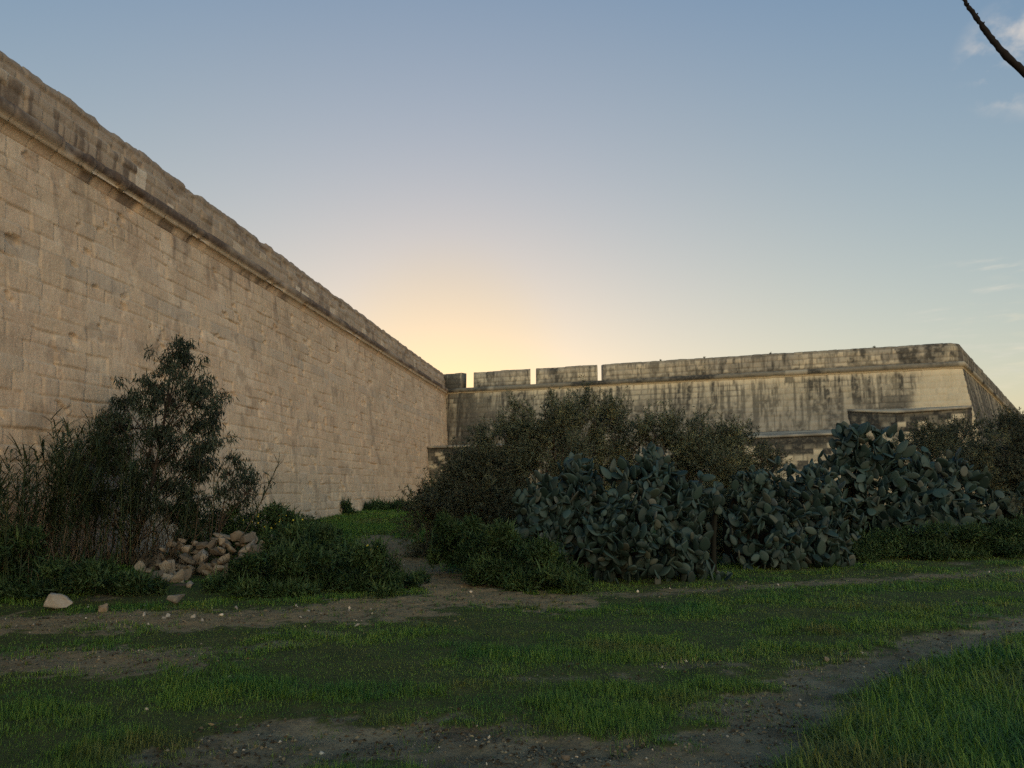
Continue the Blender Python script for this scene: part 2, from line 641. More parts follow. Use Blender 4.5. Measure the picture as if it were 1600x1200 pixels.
def height(x, y):
    z = 0.55 * sstep(13, 36, y) * (1 - sstep(80, 160, y))
    z = z + 0.10 * (fbm(x * 0.16, y * 0.16, 3, 3) - 0.5)
    z = z + 0.26 * np.exp(-(((x - RUBBLE[0]) / 1.7) ** 2 + ((y - RUBBLE[1] - 0.9) / 1.0) ** 2))
    z = z + 0.35 * np.exp(-(((x + 8.3) / 2.2) ** 2 + ((y - 13.0) / 1.6) ** 2))
    return z


def surf(x, y, ba, pa):                            # height with clods, hollows and the worn track
    nr = sstep(60, 30, np.hypot(x, y))
    return height(x, y) + nr * (0.035 * (fbm(x * 2.2, y * 2.2, 31, 3) - 0.5) + ba * 0.075 * (fbm(x * 5, y * 5, 33, 4) - 0.5) - 0.04 * pa)


def axis(lo, hi, step, far):
    a = np.arange(lo, hi + 1e-6, step)
    g, s_ = [], step
    p = hi
    while p < far:
        s_ *= 1.16
        p += s_
        g.append(p)
    g2, s_ = [], step
    p = lo
    while p > -far:
        s_ *= 1.16
        p -= s_
        g2.append(p)
    return np.concatenate([g2[::-1], a, g])


gx, gy = axis(-10.5, 14.0, 0.05, 900), axis(3.0, 17.0, 0.045, 900)
GX, GY = np.meshgrid(gx, gy)
bare, pathm, gravel = masks(GX, GY)
GZ = surf(GX, GY, bare, pathm)
gv = np.stack([GX, GY, GZ], -1).reshape(-1, 3)
gi = np.arange(len(gv)).reshape(GX.shape)
gq = np.stack([gi[:-1, :-1], gi[:-1, 1:], gi[1:, 1:], gi[1:, :-1]], -1).reshape(-1, 4)
pm = pathm.reshape(-1)[gq].mean(1) > 0.5


def sub_ground(name, sel):
    q = gq[sel]
    used, inv = np.unique(q, return_inverse=True)
    me = mk_mesh(name, gv[used], [inv.reshape(-1, 4)], {'bare': bare.reshape(-1)[used], 'gravel': gravel.reshape(-1)[used]}, True)
    return tag(link(name, me, M_GROUND), kind='structure')


sub_ground('ground', ~pm)
sub_ground('dirt_path', pm)

# ------------------------------------------------------------------ fortress masonry
ZC = 8.35                                         # the cordon moulding's reference height
C = np.array([-4.80, 52.8])                       # corner where the two faces meet
DV = np.array([0.1132, 0.9936])                   # direction of the left curtain
NL = np.array([0.9936, -0.1132])
E_ = np.array([25.2, 40.9])                       # salient corner of the bastion
DB = (E_ - C) / np.linalg.norm(E_ - C)
NB = np.array([DB[1], -DB[0]])
DF = np.array([0.61, 0.792])
DF = DF / np.linalg.norm(DF)
NF = np.array([DF[1], -DF[0]])


def masonry(u, s, seed, ch=(0.26, 0.36), bl=(0.38, 0.85), wob=0.05):
    rs = np.random.default_rng(seed)
    U, S = np.meshgrid(u, s, indexing='ij')
    Sw = S + wob * (fbm(U * 0.35, S * 0.5, seed, 3) - 0.5) * 2 + 0.035 * (fbm(U * 2.5, S * 2.5, seed + 3, 2) - 0.5)
    b = [s.min() - 1.0]
    while b[-1] < s.max() + 1.0:
        b.append(b[-1] + rs.uniform(*ch))
    b = np.array(b)
    ci = np.clip(np.searchsorted(b, Sw) - 1, 0, len(b) - 2)
    dc_lo, dc_hi = Sw - b[ci], b[ci + 1] - Sw
    db = np.zeros_like(U)
    r1, r2 = np.zeros_like(U), np.zeros_like(U)
    Uw = U + 0.05 * (fbm(U * 2, S * 3, seed + 7, 2) - 0.5)
    for c in np.unique(ci):
        m = ci == c
        xs = [u.min() - 1.5 + rs.uniform(0, 0.5)]
        while xs[-1] < u.max() + 1.5:
            xs.append(xs[-1] + rs.uniform(*bl))
        xs = np.array(xs)
        k = np.clip(np.searchsorted(xs, Uw[m]) - 1, 0, len(xs) - 2)
        db[m] = np.minimum(Uw[m] - xs[k], xs[k + 1] - Uw[m])
        q1, q2 = rs.random(len(xs)), rs.random(len(xs))
        r1[m], r2[m] = q1[k], q2[k]
    return U, S, dc_lo, dc_hi, db, r1, r2, ci


def spans(pts, steps):
    """profile polyline resampled; returns out, z, nx, nz, dense weight"""
    O, Z, NX, NZ, W = [], [], [], [], []
    for (a, b, st) in zip(pts[:-1], pts[1:], steps):
        a, b = np.array(a, float), np.array(b, float)
        n = max(1, int(round(np.linalg.norm(b - a) / st))) if st else 1
        d = (b - a) / (np.linalg.norm(b - a) + 1e-9)
        for k in range(n):
            p = a + (b - a) * k / n
            O.append(p[0]); Z.append(p[1])
            NX.append(d[1]); NZ.append(-d[0])
            W.append(1.0 if st else 0.0)
    O.append(pts[-1][0]); Z.append(pts[-1][1]); NX.append(NX[-1]); NZ.append(NZ[-1]); W.append(0.0)
    O, Z, NX, NZ, W = map(np.array, (O, Z, NX, NZ, W))
    nx = np.convolve(np.pad(NX, 1, 'edge'), [0.25, 0.5, 0.25], 'valid')
    nz = np.convolve(np.pad(NZ, 1, 'edge'), [0.25, 0.5, 0.25], 'valid')
    ln = np.hypot(nx, nz) + 1e-9
    return O, Z, nx / ln, nz / ln, W


def sweep(name, u, P, Mv, pts, steps, dfun, mat, parent):
    """a closed profile swept along a path: front dense and displaced, back plain"""
    O, Z, NX, NZ, W = spans(pts, steps)
    s = np.concatenate([[0], np.cumsum(np.hypot(np.diff(O), np.diff(Z)))])
    fr = int(np.max(np.nonzero(W)[0])) + 1
    d, at = dfun(u, s[:fr], Z[:fr], O[:fr])
    D = np.zeros((len(u), len(O)))
    D[:, :fr] = d * W[None, :fr]
    out = O[None] + D * NX[None]
    z = Z[None] + D * NZ[None]
    v = np.concatenate([P[:, None, :] + Mv[:, None, :] * out[..., None], z[..., None]], -1)
    nu, ns = out.shape
    idx = np.arange(nu * ns).reshape(nu, ns)
    jn = np.roll(idx, -1, 1)
    q = np.stack([idx[:-1], idx[1:], jn[1:], jn[:-1]], -1).reshape(-1, 4)
    full = {}
    for k, a in at.items():
        A = np.zeros((nu, ns))
        A[:, :fr] = a
        A[:, fr:] = a[:, -1:]
        full[k] = A
    me = mk_mesh(name, v.reshape(-1, 3), [q, [idx[0].tolist(), idx[-1][::-1].tolist()]], full)
    return link(name, me, mat, parent)


def var_axis(u0, u1, f):
    a = [u0]
    while a[-1] < u1:
        a.append(a[-1] + f(a[-1]))
    a[-1] = u1
    return np.array(a)


def wall_uz(px, py):                              # (u, z) of the left curtain's face at a pixel; u runs from the corner towards the viewer
    d = ray(px, py)
    t = (C @ NL) / (d[:2] @ NL)
    p = d * t
    return -((p[:2] - C) @ DV), p[2] + CAM_Z


# ---- left curtain
curtain = empty('fortress_wall', (C[0], C[1], 0))
tag(curtain, 'tall plain pale limestone curtain wall running along the left side', 'wall')
BAT = 0.10
uL = var_axis(-1.2, 66.0, lambda u: max(0.026, 0.0016 * abs(41 + 14 - u)) if u < 46 else 0.026 + 0.008 * (u - 46))
PL = (C[None] - uL[:, None] * DV[None]) - C[None]
ML = np.repeat(NL[None], len(uL), 0)
GREY = [(wall_uz(0, 392), wall_uz(290, 520))]


def d_curtain(u, s, z, o):
    U, S, lo, hi, db, r1, r2, ci = masonry(u, s, 41)
    e = np.minimum(np.minimum(lo, hi), db)
    Zg = np.broadcast_to(z[None], U.shape)
    keep = sstep(0.34, 0.60, fbm(U * 0.8, S * 1.4, 77, 3))
    keepv = sstep(0.40, 0.60, fbm(U * 1.6 + 9, S * 1.1, 78, 3))
    ec = np.minimum(lo, hi)
    hard = (r1 > 0.45) * 1.0
    d = (r1 - 0.5) * 0.022 * (0.4 + keep) + 0.012 * (fbm(U * 14, S * 5, 51, 3) - 0.5)
    d -= 0.024 * np.exp(-(ec / 0.018) ** 2) * (0.15 + keep)
    d -= 0.024 * np.exp(-(db / 0.018) ** 2) * (0.12 + keepv)
    d -= 0.06 * np.exp(-(hi / 0.032) ** 2) * sstep(0.66, 0.74, fbm(U * 1.3 + 4, S * 2.6, 91, 3))   # eroded bed joints
    d += 0.030 * (fbm(U * 4.0, S * 4.4, 55, 5) - 0.5) + 0.045 * (fbm(U * 0.5, S * 0.6, 56, 3) - 0.5)
    d -= 0.05 * sstep(0.68, 0.76, fbm(U * 2.6, S * 2.6, 57, 4)) * (0.3 + hard)                     # spalled hollows
    d -= 0.022 * (r2 > 0.90)
    joint = np.clip((np.exp(-(ec / 0.016) ** 2) * keep + 0.7 * np.exp(-(db / 0.016) ** 2) * keepv) * 0.75, 0, 1)
    tone = np.clip(0.5 + (r2 - 0.5) * 0.6 + (fbm(U * 0.22, S * 0.3, 60, 3) - 0.5) * 0.9 + (fbm(U * 1.6, S * 1.6, 68, 4) - 0.5) * 0.9, 0, 1)
    grey = ((Zg > 5.78) & (Zg < 6.16) & (r1 > 0.25)) * 0.45 * sstep(0.35, 0.5, fbm(U * 0.2, S * 0.0, 61, 2))
    grey = np.maximum(grey, 0.30 * (r1 > 0.94) * 1.0)
    stain = 0.6 * sstep(0.60, 0.8, fbm(U * 3.0, S * 0.5, 62, 4)) * sstep(6.6, 7.9, Zg)
    stain = np.maximum(stain, 0.32 * sstep(0.60, 0.76, fbm(U * 2.2, S * 1.6, 63, 5)))
    foot_grey = 0.35 * sstep(0.9, 0.3, Zg)  # greyer towards the foot of the wall
    return d, dict(tone=tone, joint=joint, grey=np.maximum(grey, foot_grey), stain=stain, pale=np.zeros_like(U) + 0.25 * (r2 < 0.04))


sweep('wall', uL, PL, ML, [(BAT * (ZC + 0.8), -0.8), (BAT * (ZC - 8.0), 8.0), (-4.0, 8.0), (-4.0, -0.8)], [0.026, 0, 0], d_curtain, M_WALL, curtain)


def arc(cx, cz, r, a0, a1, n):
    return [(cx + r * math.cos(R(a)), cz + r * math.sin(R(a))) for a in np.linspace(a0, a1, n)]


CORD = [(0.02, 8.002), (0.035, 8.06), (0.06, 8.12), (0.10, 8.17), (0.155, 8.20), (0.165, 8.20), (0.17, 8.262)] + arc(0.11, 8.42, 0.165, -55, 118, 11) + [(-0.35, 8.60), (-0.35, 8.002)]
CSTEP = [0.05] * (len(CORD) - 4) + [0, 0, 0]
RNG_A = (wall_uz(300, 352)[0], wall_uz(85, 228)[0])
RNG_B = (wall_uz(445, 465)[0], wall_uz(372, 420)[0])


def d_cordon(u, s, z, o):
    U, S = np.meshgrid(u, s, indexing='ij')
    Zg = np.broadcast_to(z[None], U.shape)
    d = 0.05 * (fbm(U * 1.8, S * 2.0, 71, 4) - 0.5) - 0.07 * sstep(0.66, 0.76, fbm(U * 1.3, S * 0.6, 72, 3))
    blk = np.abs((U / 0.62) % 1.0 - 0.5)
    d -= 0.02 * np.exp(-((0.5 - blk) / 0.03) ** 2)
    tor = sstep(8.27, 8.33, Zg)
    stain = tor * (0.45 + 0.5 * sstep(0.35, 0.65, fbm(U * 1.1, S * 1.5, 73, 4)))
    cove = (Zg < 8.2)
    r_ = np.zeros_like(U)
    for a, b in (RNG_A, RNG_B):
        r_ = np.maximum(r_, sstep(a - 0.3, a + 0.2, U) * sstep(b + 0.3, b - 0.2, U))
    stain = np.maximum(stain, cove * r_ * sstep(0.34, 0.66, fbm(U * 2.6, S * 0.8, 74, 3)) * 0.72)
    pale = (1 - tor) * (~cove) * 0.7
    return d, dict(tone=0.5 + 0 * U, joint=0 * U, grey=tor * 0.5, stain=stain, pale=pale)


sweep('cordon_moulding', uL, PL, ML, CORD, CSTEP, d_cordon, M_WALL, curtain)

PATCH = [(wall_uz(222, 283), 0.42, 0.30), (wall_uz(268, 326), 0.24, 0.1), (wall_uz(466, 456), 0.42, 0.2), (wall_uz(478, 464), 0.6, 0.15), (wall_uz(409, 424), 0.35, 0.12), (wall_uz(426, 434), 0.4, 0.12)]


def d_parapet(u, s, z, o):
    U, S, lo, hi, db, r1, r2, ci = masonry(u, s, 47, (0.24, 0.32), (0.35, 0.7), 0.03)
    e = np.minimum(np.minimum(lo, hi), db)
    Zg = np.broadcast_to(z[None], U.shape)
    d = (r1 - 0.5) * 0.05 - 0.03 * np.exp(-(e / 0.03) ** 2) + 0.06 * (fbm(U * 2.4, S * 2.6, 81, 4) - 0.5)
    top = sstep(9.3, 9.62, Zg)
    d += top * (0.04 * (fbm(U * 0.9, S * 0.35, 82, 4) - 0.5) + 0.05 * (fbm(U * 5, S * 3, 83, 3) - 0.5))
    d -= 0.07 * sstep(0.62, 0.74, fbm(U * 1.1, S * 1.5, 84, 3)) * sstep(9.05, 9.25, Zg)
    streak = sstep(0.40, 0.58, fbm(U * 5.5, S * 0.3, 85, 4)) * sstep(wall_uz(215, 285)[0] - 0.6, wall_uz(215, 285)[0], U) * sstep(9.3, 9.1, Zg)
    stain = np.maximum(0.75 * streak, 0.6 * sstep(0.5, 0.75, fbm(U * 1.6, S * 0.9, 86, 4)))
    stain = np.maximum(stain, 0.2 + 0.3 * top)
    pale = np.zeros_like(U)
    for (pu, pz), wu, hz in PATCH:
        pale = np.maximum(pale, ((np.abs(U - pu) < wu / 2) & (np.abs(Zg - pz) < hz)) * 0.95)
    pale = np.maximum(pale, 0.5 * (r2 > 0.955) * (1 - top))
    stain = stain * (1 - pale)
    return d * (1 - 0.8 * (pale > 0.9)), dict(tone=np.clip(0.05 + (r2 - 0.5) * 0.8, 0, 1), joint=0.5 * np.exp(-(e / 0.02) ** 2), grey=0.5 * (1 - pale) + 0.0 * U, stain=stain, pale=pale)


sweep('parapet', uL, PL, ML, [(-0.02, 8.52), (-0.02, 9.22), (-0.09, 9.25), (-0.10, 9.55), (-0.20, 9.69), (-0.45, 9.74), (-2.6, 9.80), (-2.6, 8.52)],
      [0.04, 0.035, 0.04, 0.04, 0.05, 0.3, 0], d_parapet, M_WALL, curtain)

# ---- bastion: a long face with a salient corner and a second face running back
bastion = empty('bastion', (E_[0], E_[1], 0))
tag(bastion, 'stained limestone bastion with gun embrasures and a sharp corner across the back', 'bastion')
LB = float(np.linalg.norm(E_ - C))
mit = (NB + NF) / (1 + NB @ NF)
uF = var_axis(-2.6, LB, lambda u: 0.062)
uG = var_axis(LB, LB + 62.0, lambda u: 0.062 + 0.004 * (u - LB))
uB = np.concatenate([uF, uG[1:]])


def bpath(u):
    P = np.where((u <= LB)[:, None], C[None] + u[:, None] * DB[None], E_[None] + (u - LB)[:, None] * DF[None]) - E_[None]
    M_ = np.where((u < LB - 1e-6)[:, None], NB[None], np.where((u > LB + 1e-6)[:, None], NF[None], mit[None]))
    return P, M_


BATB = 0.15


def d_bastion(u, s, z, o):
    U, S, lo, hi, db, r1, r2, ci = masonry(u, s, 101, (0.28, 0.40), (0.4, 0.95), 0.03)
    e = np.minimum(np.minimum(lo, hi), db)
    Zg = np.broadcast_to(z[None], U.shape)
    face2 = U > LB + 0.02
    k = sstep(0.35, 0.6, fbm(U * 0.5, S * 0.7, 102, 3))
    d = (r1 - 0.5) * 0.03 - 0.03 * np.exp(-(e / 0.035) ** 2) + 0.03 * (fbm(U * 2.2, S * 2.6, 103, 3) - 0.5)
    depth = ZC - Zg
    st = fbm(U * 3.4, S * 0.22, 104, 5)
    big = fbm(U * 0.42, S * 0.10, 105, 3)
    ln = 1.2 + 4.5 * fbm(U * 1.1, 0 * S, 112, 3)
    stk = sstep(0.47, 0.60, st * 0.6 + big * 0.4) * sstep(ln, ln * 0.35, depth)
    stk = stk * sstep(0.10, 0.55, depth + 0.35 * (fbm(U * 3, S * 0, 106, 2) - 0.4))
    corner = sstep(6.5, 0.5, U) * sstep(0.34, 0.56, fbm(U * 2.4, S * 0.28, 107, 4)) * 0.95
    clean = sstep(LB - 2.6, LB - 1.6, U + 0.25 * depth) * (~face2)
    spk = sstep(0.40, 0.60, fbm(U * 2.4, S * 1.3, 108, 6)) * sstep(0.4, 2.0, depth) * 0.75
    brk = sstep(0.36, 0.54, fbm(U * 5.5, S * 4.0, 113, 5))
    stk = np.clip(stk * 1.25, 0, 1) * (0.35 + 0.65 * brk) * (0.35 + 0.65 * sstep(0.40, 0.54, fbm(U * 8.0, S * 0.3, 117, 3)))
    spk = spk * (0.35 + 0.65 * brk)
    fine = sstep(0.53, 0.62, fbm(U * 7.5, S * 0.40, 115, 4)) * sstep(0.1, 0.6, depth) * sstep(6, 2, depth) * 0.7
    stk = np.maximum(stk, fine)
    blockdark = ((r1 > 0.88) & (fbm(U * 0.3, S * 0.4, 109, 2) > 0.48)) * 0.65
    stain = np.maximum.reduce([stk * 0.9, corner, spk, blockdark * 1.0])
    stain = stain * (1 - 0.9 * clean)
    s2_ = np.clip(0.5 + 0.45 * sstep(0.4, 0.62, fbm(U * 1.4, S * 0.3 + U * 0.25, 110, 4)), 0, 0.9)
    stain = np.where(face2, s2_, stain)
    grey = np.clip(sstep(0.3, 3.0, depth) * (0.35 + 0.5 * fbm(U * 0.9, S * 0.7, 114, 4)) + 0.12, 0, 1) * (1 - 0.8 * clean)
    pale = np.clip(sstep(0.7, 0.25, depth) * 0.55 * (1 - stain), 0, 1) + clean * 0.25
    joint = np.exp(-(e / 0.035) ** 2) * (0.25 + 0.6 * k) * (1 - 0.9 * clean)
    return d, dict(tone=np.clip(0.5 + (r2 - 0.5) * (0.9 - 0.6 * clean), 0, 1), joint=joint, grey=grey, stain=stain, pale=np.clip(pale, 0, 1))


PB, MBv = bpath(uB)
sweep('wall', uB, PB, MBv, [(BATB * (ZC + 0.8), -0.8), (BATB * (ZC - 8.2), 8.2), (-0.02, 8.46), (-3.2, 8.46), (-3.2, -0.8)], [0.06, 0.1, 0, 0], d_bastion, M_BAST, bastion)

CORDB = [(0.03, 8.16), (0.07, 8.19), (0.08, 8.25)] + arc(0.06, 8.40, 0.165, -60, 125, 9) + [(-0.3, 8.56), (-0.3, 8.16)]


def d_cordb(u, s, z, o):
    U, S = np.meshgrid(u, s, indexing='ij')
    Zg = np.broadcast_to(z[None], U.shape)
    tor = sstep(8.24, 8.30, Zg)
    d = 0.04 * (fbm(U * 1.4, S * 2, 121, 4) - 0.5) - 0.05 * sstep(0.64, 0.74, fbm(U * 0.9, S * 0.5, 122, 3))
    stain = tor * (0.6 + 0.38 * sstep(0.4, 0.6, fbm(U * 0.7, S * 0.5, 123, 4)))
    light = sstep(0.62, 0.66, vnoise(U * 0.55, 0 * U, 124))
    stain = stain * (1 - 0.75 * light)
    return d, dict(tone=0.5 + 0 * U, joint=0 * U, grey=0.4 * tor, stain=stain, pale=(1 - tor) * 0.55)


sweep('cordon_moulding', uB, PB, MBv, CORDB, [0.05] * (len(CORDB) - 4) + [0, 0, 0], d_cordb, M_BAST, bastion)


def d_merlon(u, s, z, o):
    U, S, lo, hi, db, r1, r2, ci = masonry(u, s, 131, (0.24, 0.34), (0.4, 0.9), 0.02)
    e = np.minimum(np.minimum(lo, hi), db)
    Zg = np.broadcast_to(z[None], U.shape)
    face2 = U > LB + 0.02
    d = (r1 - 0.5) * 0.03 - 0.025 * np.exp(-(e / 0.035) ** 2) + 0.03 * (fbm(U * 2.2, S * 2.6, 133, 3) - 0.5)
    d += sstep(9.4, 9.65, Zg) * 0.07 * (fbm(U * 0.8, S * 0.4, 134, 4) - 0.5)
    st = fbm(U * 3.0, S * 0.6, 135, 5)
    region = fbm(U * 0.28 + 5, S * 0.2, 136, 3)
    stain = 0.9 * sstep(0.46, 0.60, st * 0.6 + region * 0.4)
    stain = np.maximum(stain, 0.75 * sstep(8.72, 8.55, Zg + 0.3 * (st - 0.5)))
    stain = np.maximum(stain, ((r1 > 0.78) & (region > 0.50)) * 0.85)
    stain = np.maximum(stain, 0.55 * sstep(9.5, 9.62, Zg))
    stain = np.maximum(stain, 0.6 * sstep(0.5, 0.64, fbm(U * 6.0, S * 0.8, 141, 4))) * (0.45 + 0.55 * sstep(0.34, 0.52, fbm(U * 5.5, S * 5.0, 142, 4)))
    brown = sstep(0.5, 0.62, fbm(U * 0.5, S * 0.2, 138, 2)) * 0.35 + sstep(9.5, 2.0, U) * 0.25
    stain = np.where(face2, np.clip(0.4 + 0.45 * sstep(0.42, 0.6, st), 0, 1), stain)
    stain = np.maximum(stain, 0.8 * (U < 1.15) * sstep(0.3, 0.45, fbm(U * 2.5, S * 0.2, 139, 2)))
    return d, dict(tone=np.clip(0.4 + (r2 - 0.5), 0, 1), joint=np.exp(-(e / 0.035) ** 2) * 0.6, grey=np.clip(0.25 + brown, 0, 1), stain=stain, pale=0.35 * (r2 > 0.8) * (stain < 0.3))


def bast_u(px):                                   # distance along the bastion face of what is seen at a pixel column
    d = ray(px, 590)[:2]
    A = np.array([[d[0], -DB[0]], [d[1], -DB[1]]])
    t, u = np.linalg.solve(A, C)
    return u


CUT = [(-2.4, bast_u(720)), (bast_u(740), bast_u(829)), (bast_u(838.5), bast_u(934)), (bast_u(943), LB + 62.0)]
PARB = [(-0.03, 8.465), (-0.03, 9.40), (-0.06, 9.55), (-0.13, 9.66), (-0.26, 9.71), (-0.95, 9.76), (-0.95, 8.465)]
for i, (a, b) in enumerate(CUT):
    if i < 3:
        uu = np.linspace(a, b, max(3, int((b - a) / 0.06)))
    else:
        uu = uB[(uB > a)]
        uu = np.unique(np.concatenate([[a], uu, LB + np.linspace(-0.9, 0.9, 31)]))
    P_, M_ = bpath(uu)
    if i:                                         # splayed embrasure cheeks
        sh = 0.42 * (np.ones(len(uu)) if i < 3 else sstep(a + 2.0, a, uu))
        M_ = M_ + sh[:, None] * DB[None]
        q0 = (uu > LB - 0.9) & (uu < LB + 0.9)    # rounded corner
        if q0.any():
            t_ = ((uu[q0] - LB + 0.9) / 1.8)[:, None]
            A_, B_, D_ = -0.9 * DB, np.zeros(2), 0.9 * DF
            P_[q0] = A_ * (1 - t_) ** 2 + 2 * B_ * t_ * (1 - t_) + D_ * t_ ** 2
            M_[q0] = unit(NB * (1 - t_) + NF * t_)
    o = sweep('merlon' if i < 3 else 'parapet', uu, P_, M_, PARB, [0.05, 0.05, 0.05, 0.05, 0.4, 0], d_merlon, M_BAST, bastion)


# ---- low outworks built against the bastion
def bz(u, out):
    return C + u * DB + out * NB


def block(name, plan_back, plan_front, zb, zf, seed, label, dark):
    """low masonry body with a sloping cap: plan points at the back (against the bastion) and front"""
    o0 = (plan_front[0] + plan_back[0]) / 2
    root = empty(name, (o0[0], o0[1], 0))
    tag(root, label, 'masonry ledge')
    # front masonry as a displaced sheet following the front polyline, closed to the back
    pts = np.array([plan_back[0]] + list(plan_front) + [plan_back[-1]])
    seg = np.linalg.norm(np.diff(pts, axis=0), axis=1)
    cum = np.concatenate([[0], np.cumsum(seg)])
    u = np.unique(np.concatenate([np.linspace(0, cum[-1], int(cum[-1] / 0.07)), cum]))
    X, Y = np.interp(u, cum, pts[:, 0]), np.interp(u, cum, pts[:, 1])
    zt = np.interp(u, cum, [zb[0]] + list(zf) + [zb[-1]])
    k = np.clip(np.searchsorted(cum, u, side='right') - 1, 0, len(seg) - 1)
    dr = np.diff(pts, axis=0) / seg[:, None]
    nn = np.stack([dr[k][:, 1], -dr[k][:, 0]], -1)
    rows = 70
    t = np.linspace(0, 1, rows)
    s = t * float(zt.max() + 0.6)
    U, S, lo, hi, db, r1, r2, ci = masonry(u, s, seed, (0.26, 0.36), (0.35, 0.7), 0.03)
    e = np.minimum(np.minimum(lo, hi), db)
    Zg = -0.6 + (zt[:, None] + 0.6) * t[None]
    d = (r1 - 0.5) * 0.04 - 0.03 * np.exp(-(e / 0.035) ** 2) + 0.03 * (fbm(U * 2, S * 2, seed + 1, 3) - 0.5)
    edge = np.minimum(sstep(0, 0.1, U), sstep(0, 0.1, U.max() - U))
    d = d * edge - 0.12 * (1 - t[None]) * 0
    v = np.stack([X[:, None] + nn[:, 0:1] * d, Y[:, None] + nn[:, 1:2] * d, Zg], -1)
    idx = np.arange(len(u) * rows).reshape(len(u), rows)
    q = np.stack([idx[:-1, :-1], idx[1:, :-1], idx[1:, 1:], idx[:-1, 1:]], -1).reshape(-1, 4)
    below = zt[:, None] - Zg
    st = fbm(U * 2.2, S * 0.3, seed + 2, 4)
    stain = np.clip(dark * sstep(1.3, 0.1, below + 0.9 * (st - 0.5)) + 0.9 * sstep(0.55, 0.7, st) * sstep(2.2, 0.4, below), 0, 0.97)
    stain = np.maximum(stain, np.minimum(1, ((r1 > 0.40) & (below < 1.0)) * 0.95 * dark + ((r1 > 0.7) & (below < 1.8)) * 0.9 * dark))
    stain = stain * (1 - 0.9 * ((r2 > 0.84) & (below > 0.25)))
    a = dict(tone=np.clip(r2, 0, 1), joint=0.8 * np.exp(-(e / 0.03) ** 2), grey=0.2 + 0 * U, stain=stain, pale=0.25 * (r2 > 0.7))
    bk = idx[[0, -1]][:, ::-1]
    me = mk_mesh('wall', v.reshape(-1, 3) - np.array([o0[0], o0[1], 0]), [q, [idx[:, -1][::-1].tolist(), idx[:, 0].tolist(), idx[0].tolist() + idx[-1][::-1].tolist()]], a)
    link('wall', me, M_BAST, root)
    # cap: a thick sloping slab from the front edge (slightly proud) up to the bastion's face
    fb = np.array(plan_back)
    ff = np.array(plan_front)
    m = 40
    tt = np.linspace(0, 1, m)

    def along(pl, zz, n):
        L_ = np.concatenate([[0], np.cumsum(np.linalg.norm(np.diff(pl, axis=0), axis=1))])
        q_ = np.linspace(0, L_[-1], n)
        return np.stack([np.interp(q_, L_, pl[:, 0]), np.interp(q_, L_, pl[:, 1]), np.interp(q_, L_, zz)], -1)
    F = along(ff, np.array(zf), m)
    B = along(fb, np.array(zb), m)
    fwd = unit(F - B)
    fwd[:, 2] = 0
    F = F + fwd * 0.08
    g = []
    for j in np.linspace(0, 1, 9):
        g.append(B + (F - B) * j + np.array([0, 0, 0.13]))
    g.append(F + np.array([0, 0, 0.004]))
    g.append(B + np.array([0, 0, 0.004]))
    G = np.stack(g, 1)
    G[:, :9, 2] += 0.05 * (fbm(G[:, :9, 0] * 1.6, G[:, :9, 1] * 1.6, seed + 9, 3) - 0.5)
    G[:, 8:10, :2] += (fwd[:, None, :2] * 0.08) * (fbm(np.arange(m) * 0.5, 0 * np.arange(m), seed + 5, 3) - 0.5)[:, None, None]
    ii = np.arange(m * 11).reshape(m, 11)
    jj = np.roll(ii, -1, 1)
    q = np.stack([ii[:-1], ii[1:], jj[1:], jj[:-1]], -1).reshape(-1, 4)
    gr = fbm(G[..., 0] * 1.2, G[..., 1] * 1.2, seed + 6, 4)
    me = mk_mesh('cap', G.reshape(-1, 3) - np.array([o0[0], o0[1], 0]), [q, [ii[0].tolist(), ii[-1][::-1].tolist()]],
                 dict(tone=0 * gr + 0.4, joint=0 * gr, grey=0.85 + 0 * gr, stain=0.35 * sstep(0.5, 0.7, gr), pale=0.3 * sstep(0.5, 0.35, gr)))
    link('cap', me, M_BAST, root)
    return root


def face_pt(u, z, extra=0.0):
    return bz(u, BATB * (ZC - z) + extra)


uA, uBm, uC_ = bast_u(1318), bast_u(1405), LB + 0.15
ARR = E_ + mit * BATB * (ZC - 5.6)
block('talus_ledge', [face_pt(uA, 6.0, -0.1), face_pt(uBm - 1.0, 6.0, -0.1), face_pt(LB + 0.3, 6.0, -0.1)],
      [face_pt(uA + 0.3, 5.7, 0.25), face_pt(uBm - 0.5, 5.6, 1.55), face_pt(LB - 0.3, 5.6, 1.35)],
      [5.95, 5.86, 5.90], [5.86, 5.58, 5.72], 201, 'angled stone ledge with sloping cap below the corner of the bastion', 0.75)
uD, uE2 = bast_u(1192) - 0.95, bast_u(1345)
block('low_outwork', [face_pt(uD, 4.5, -0.1), face_pt(uE2, 4.5, -0.1)],
      [face_pt(uD - 0.1, 4.3, 2.6), face_pt(uE2 - 0.4, 4.3, 2.6)],
      [4.72, 4.80], [4.28, 4.42], 211, 'low blackened stone block with sloping top against the middle of the bastion', 1.0)
uH = bast_u(840)
block('corner_outwork', [face_pt(0.6, 4.0, -0.2), face_pt(uH, 4.0, -0.1)],
      [np.array([-5.15, 45.4]), np.array([0.4, 44.6])],
      [4.35, 4.40], [3.92, 3.98], 221, 'small dark stone block in the angle where the two walls meet', 0.9)


# ------------------------------------------------------------------ plants
def H(x, y):
    return float(height(np.array(x, float), np.array(y, float)))


def curve_pts(p0, p1, bow, n=7):
    t = np.linspace(0, 1, n)[:, None]
    return p0 + (p1 - p0) * t + np.asarray(bow) * (4 * t * (1 - t))


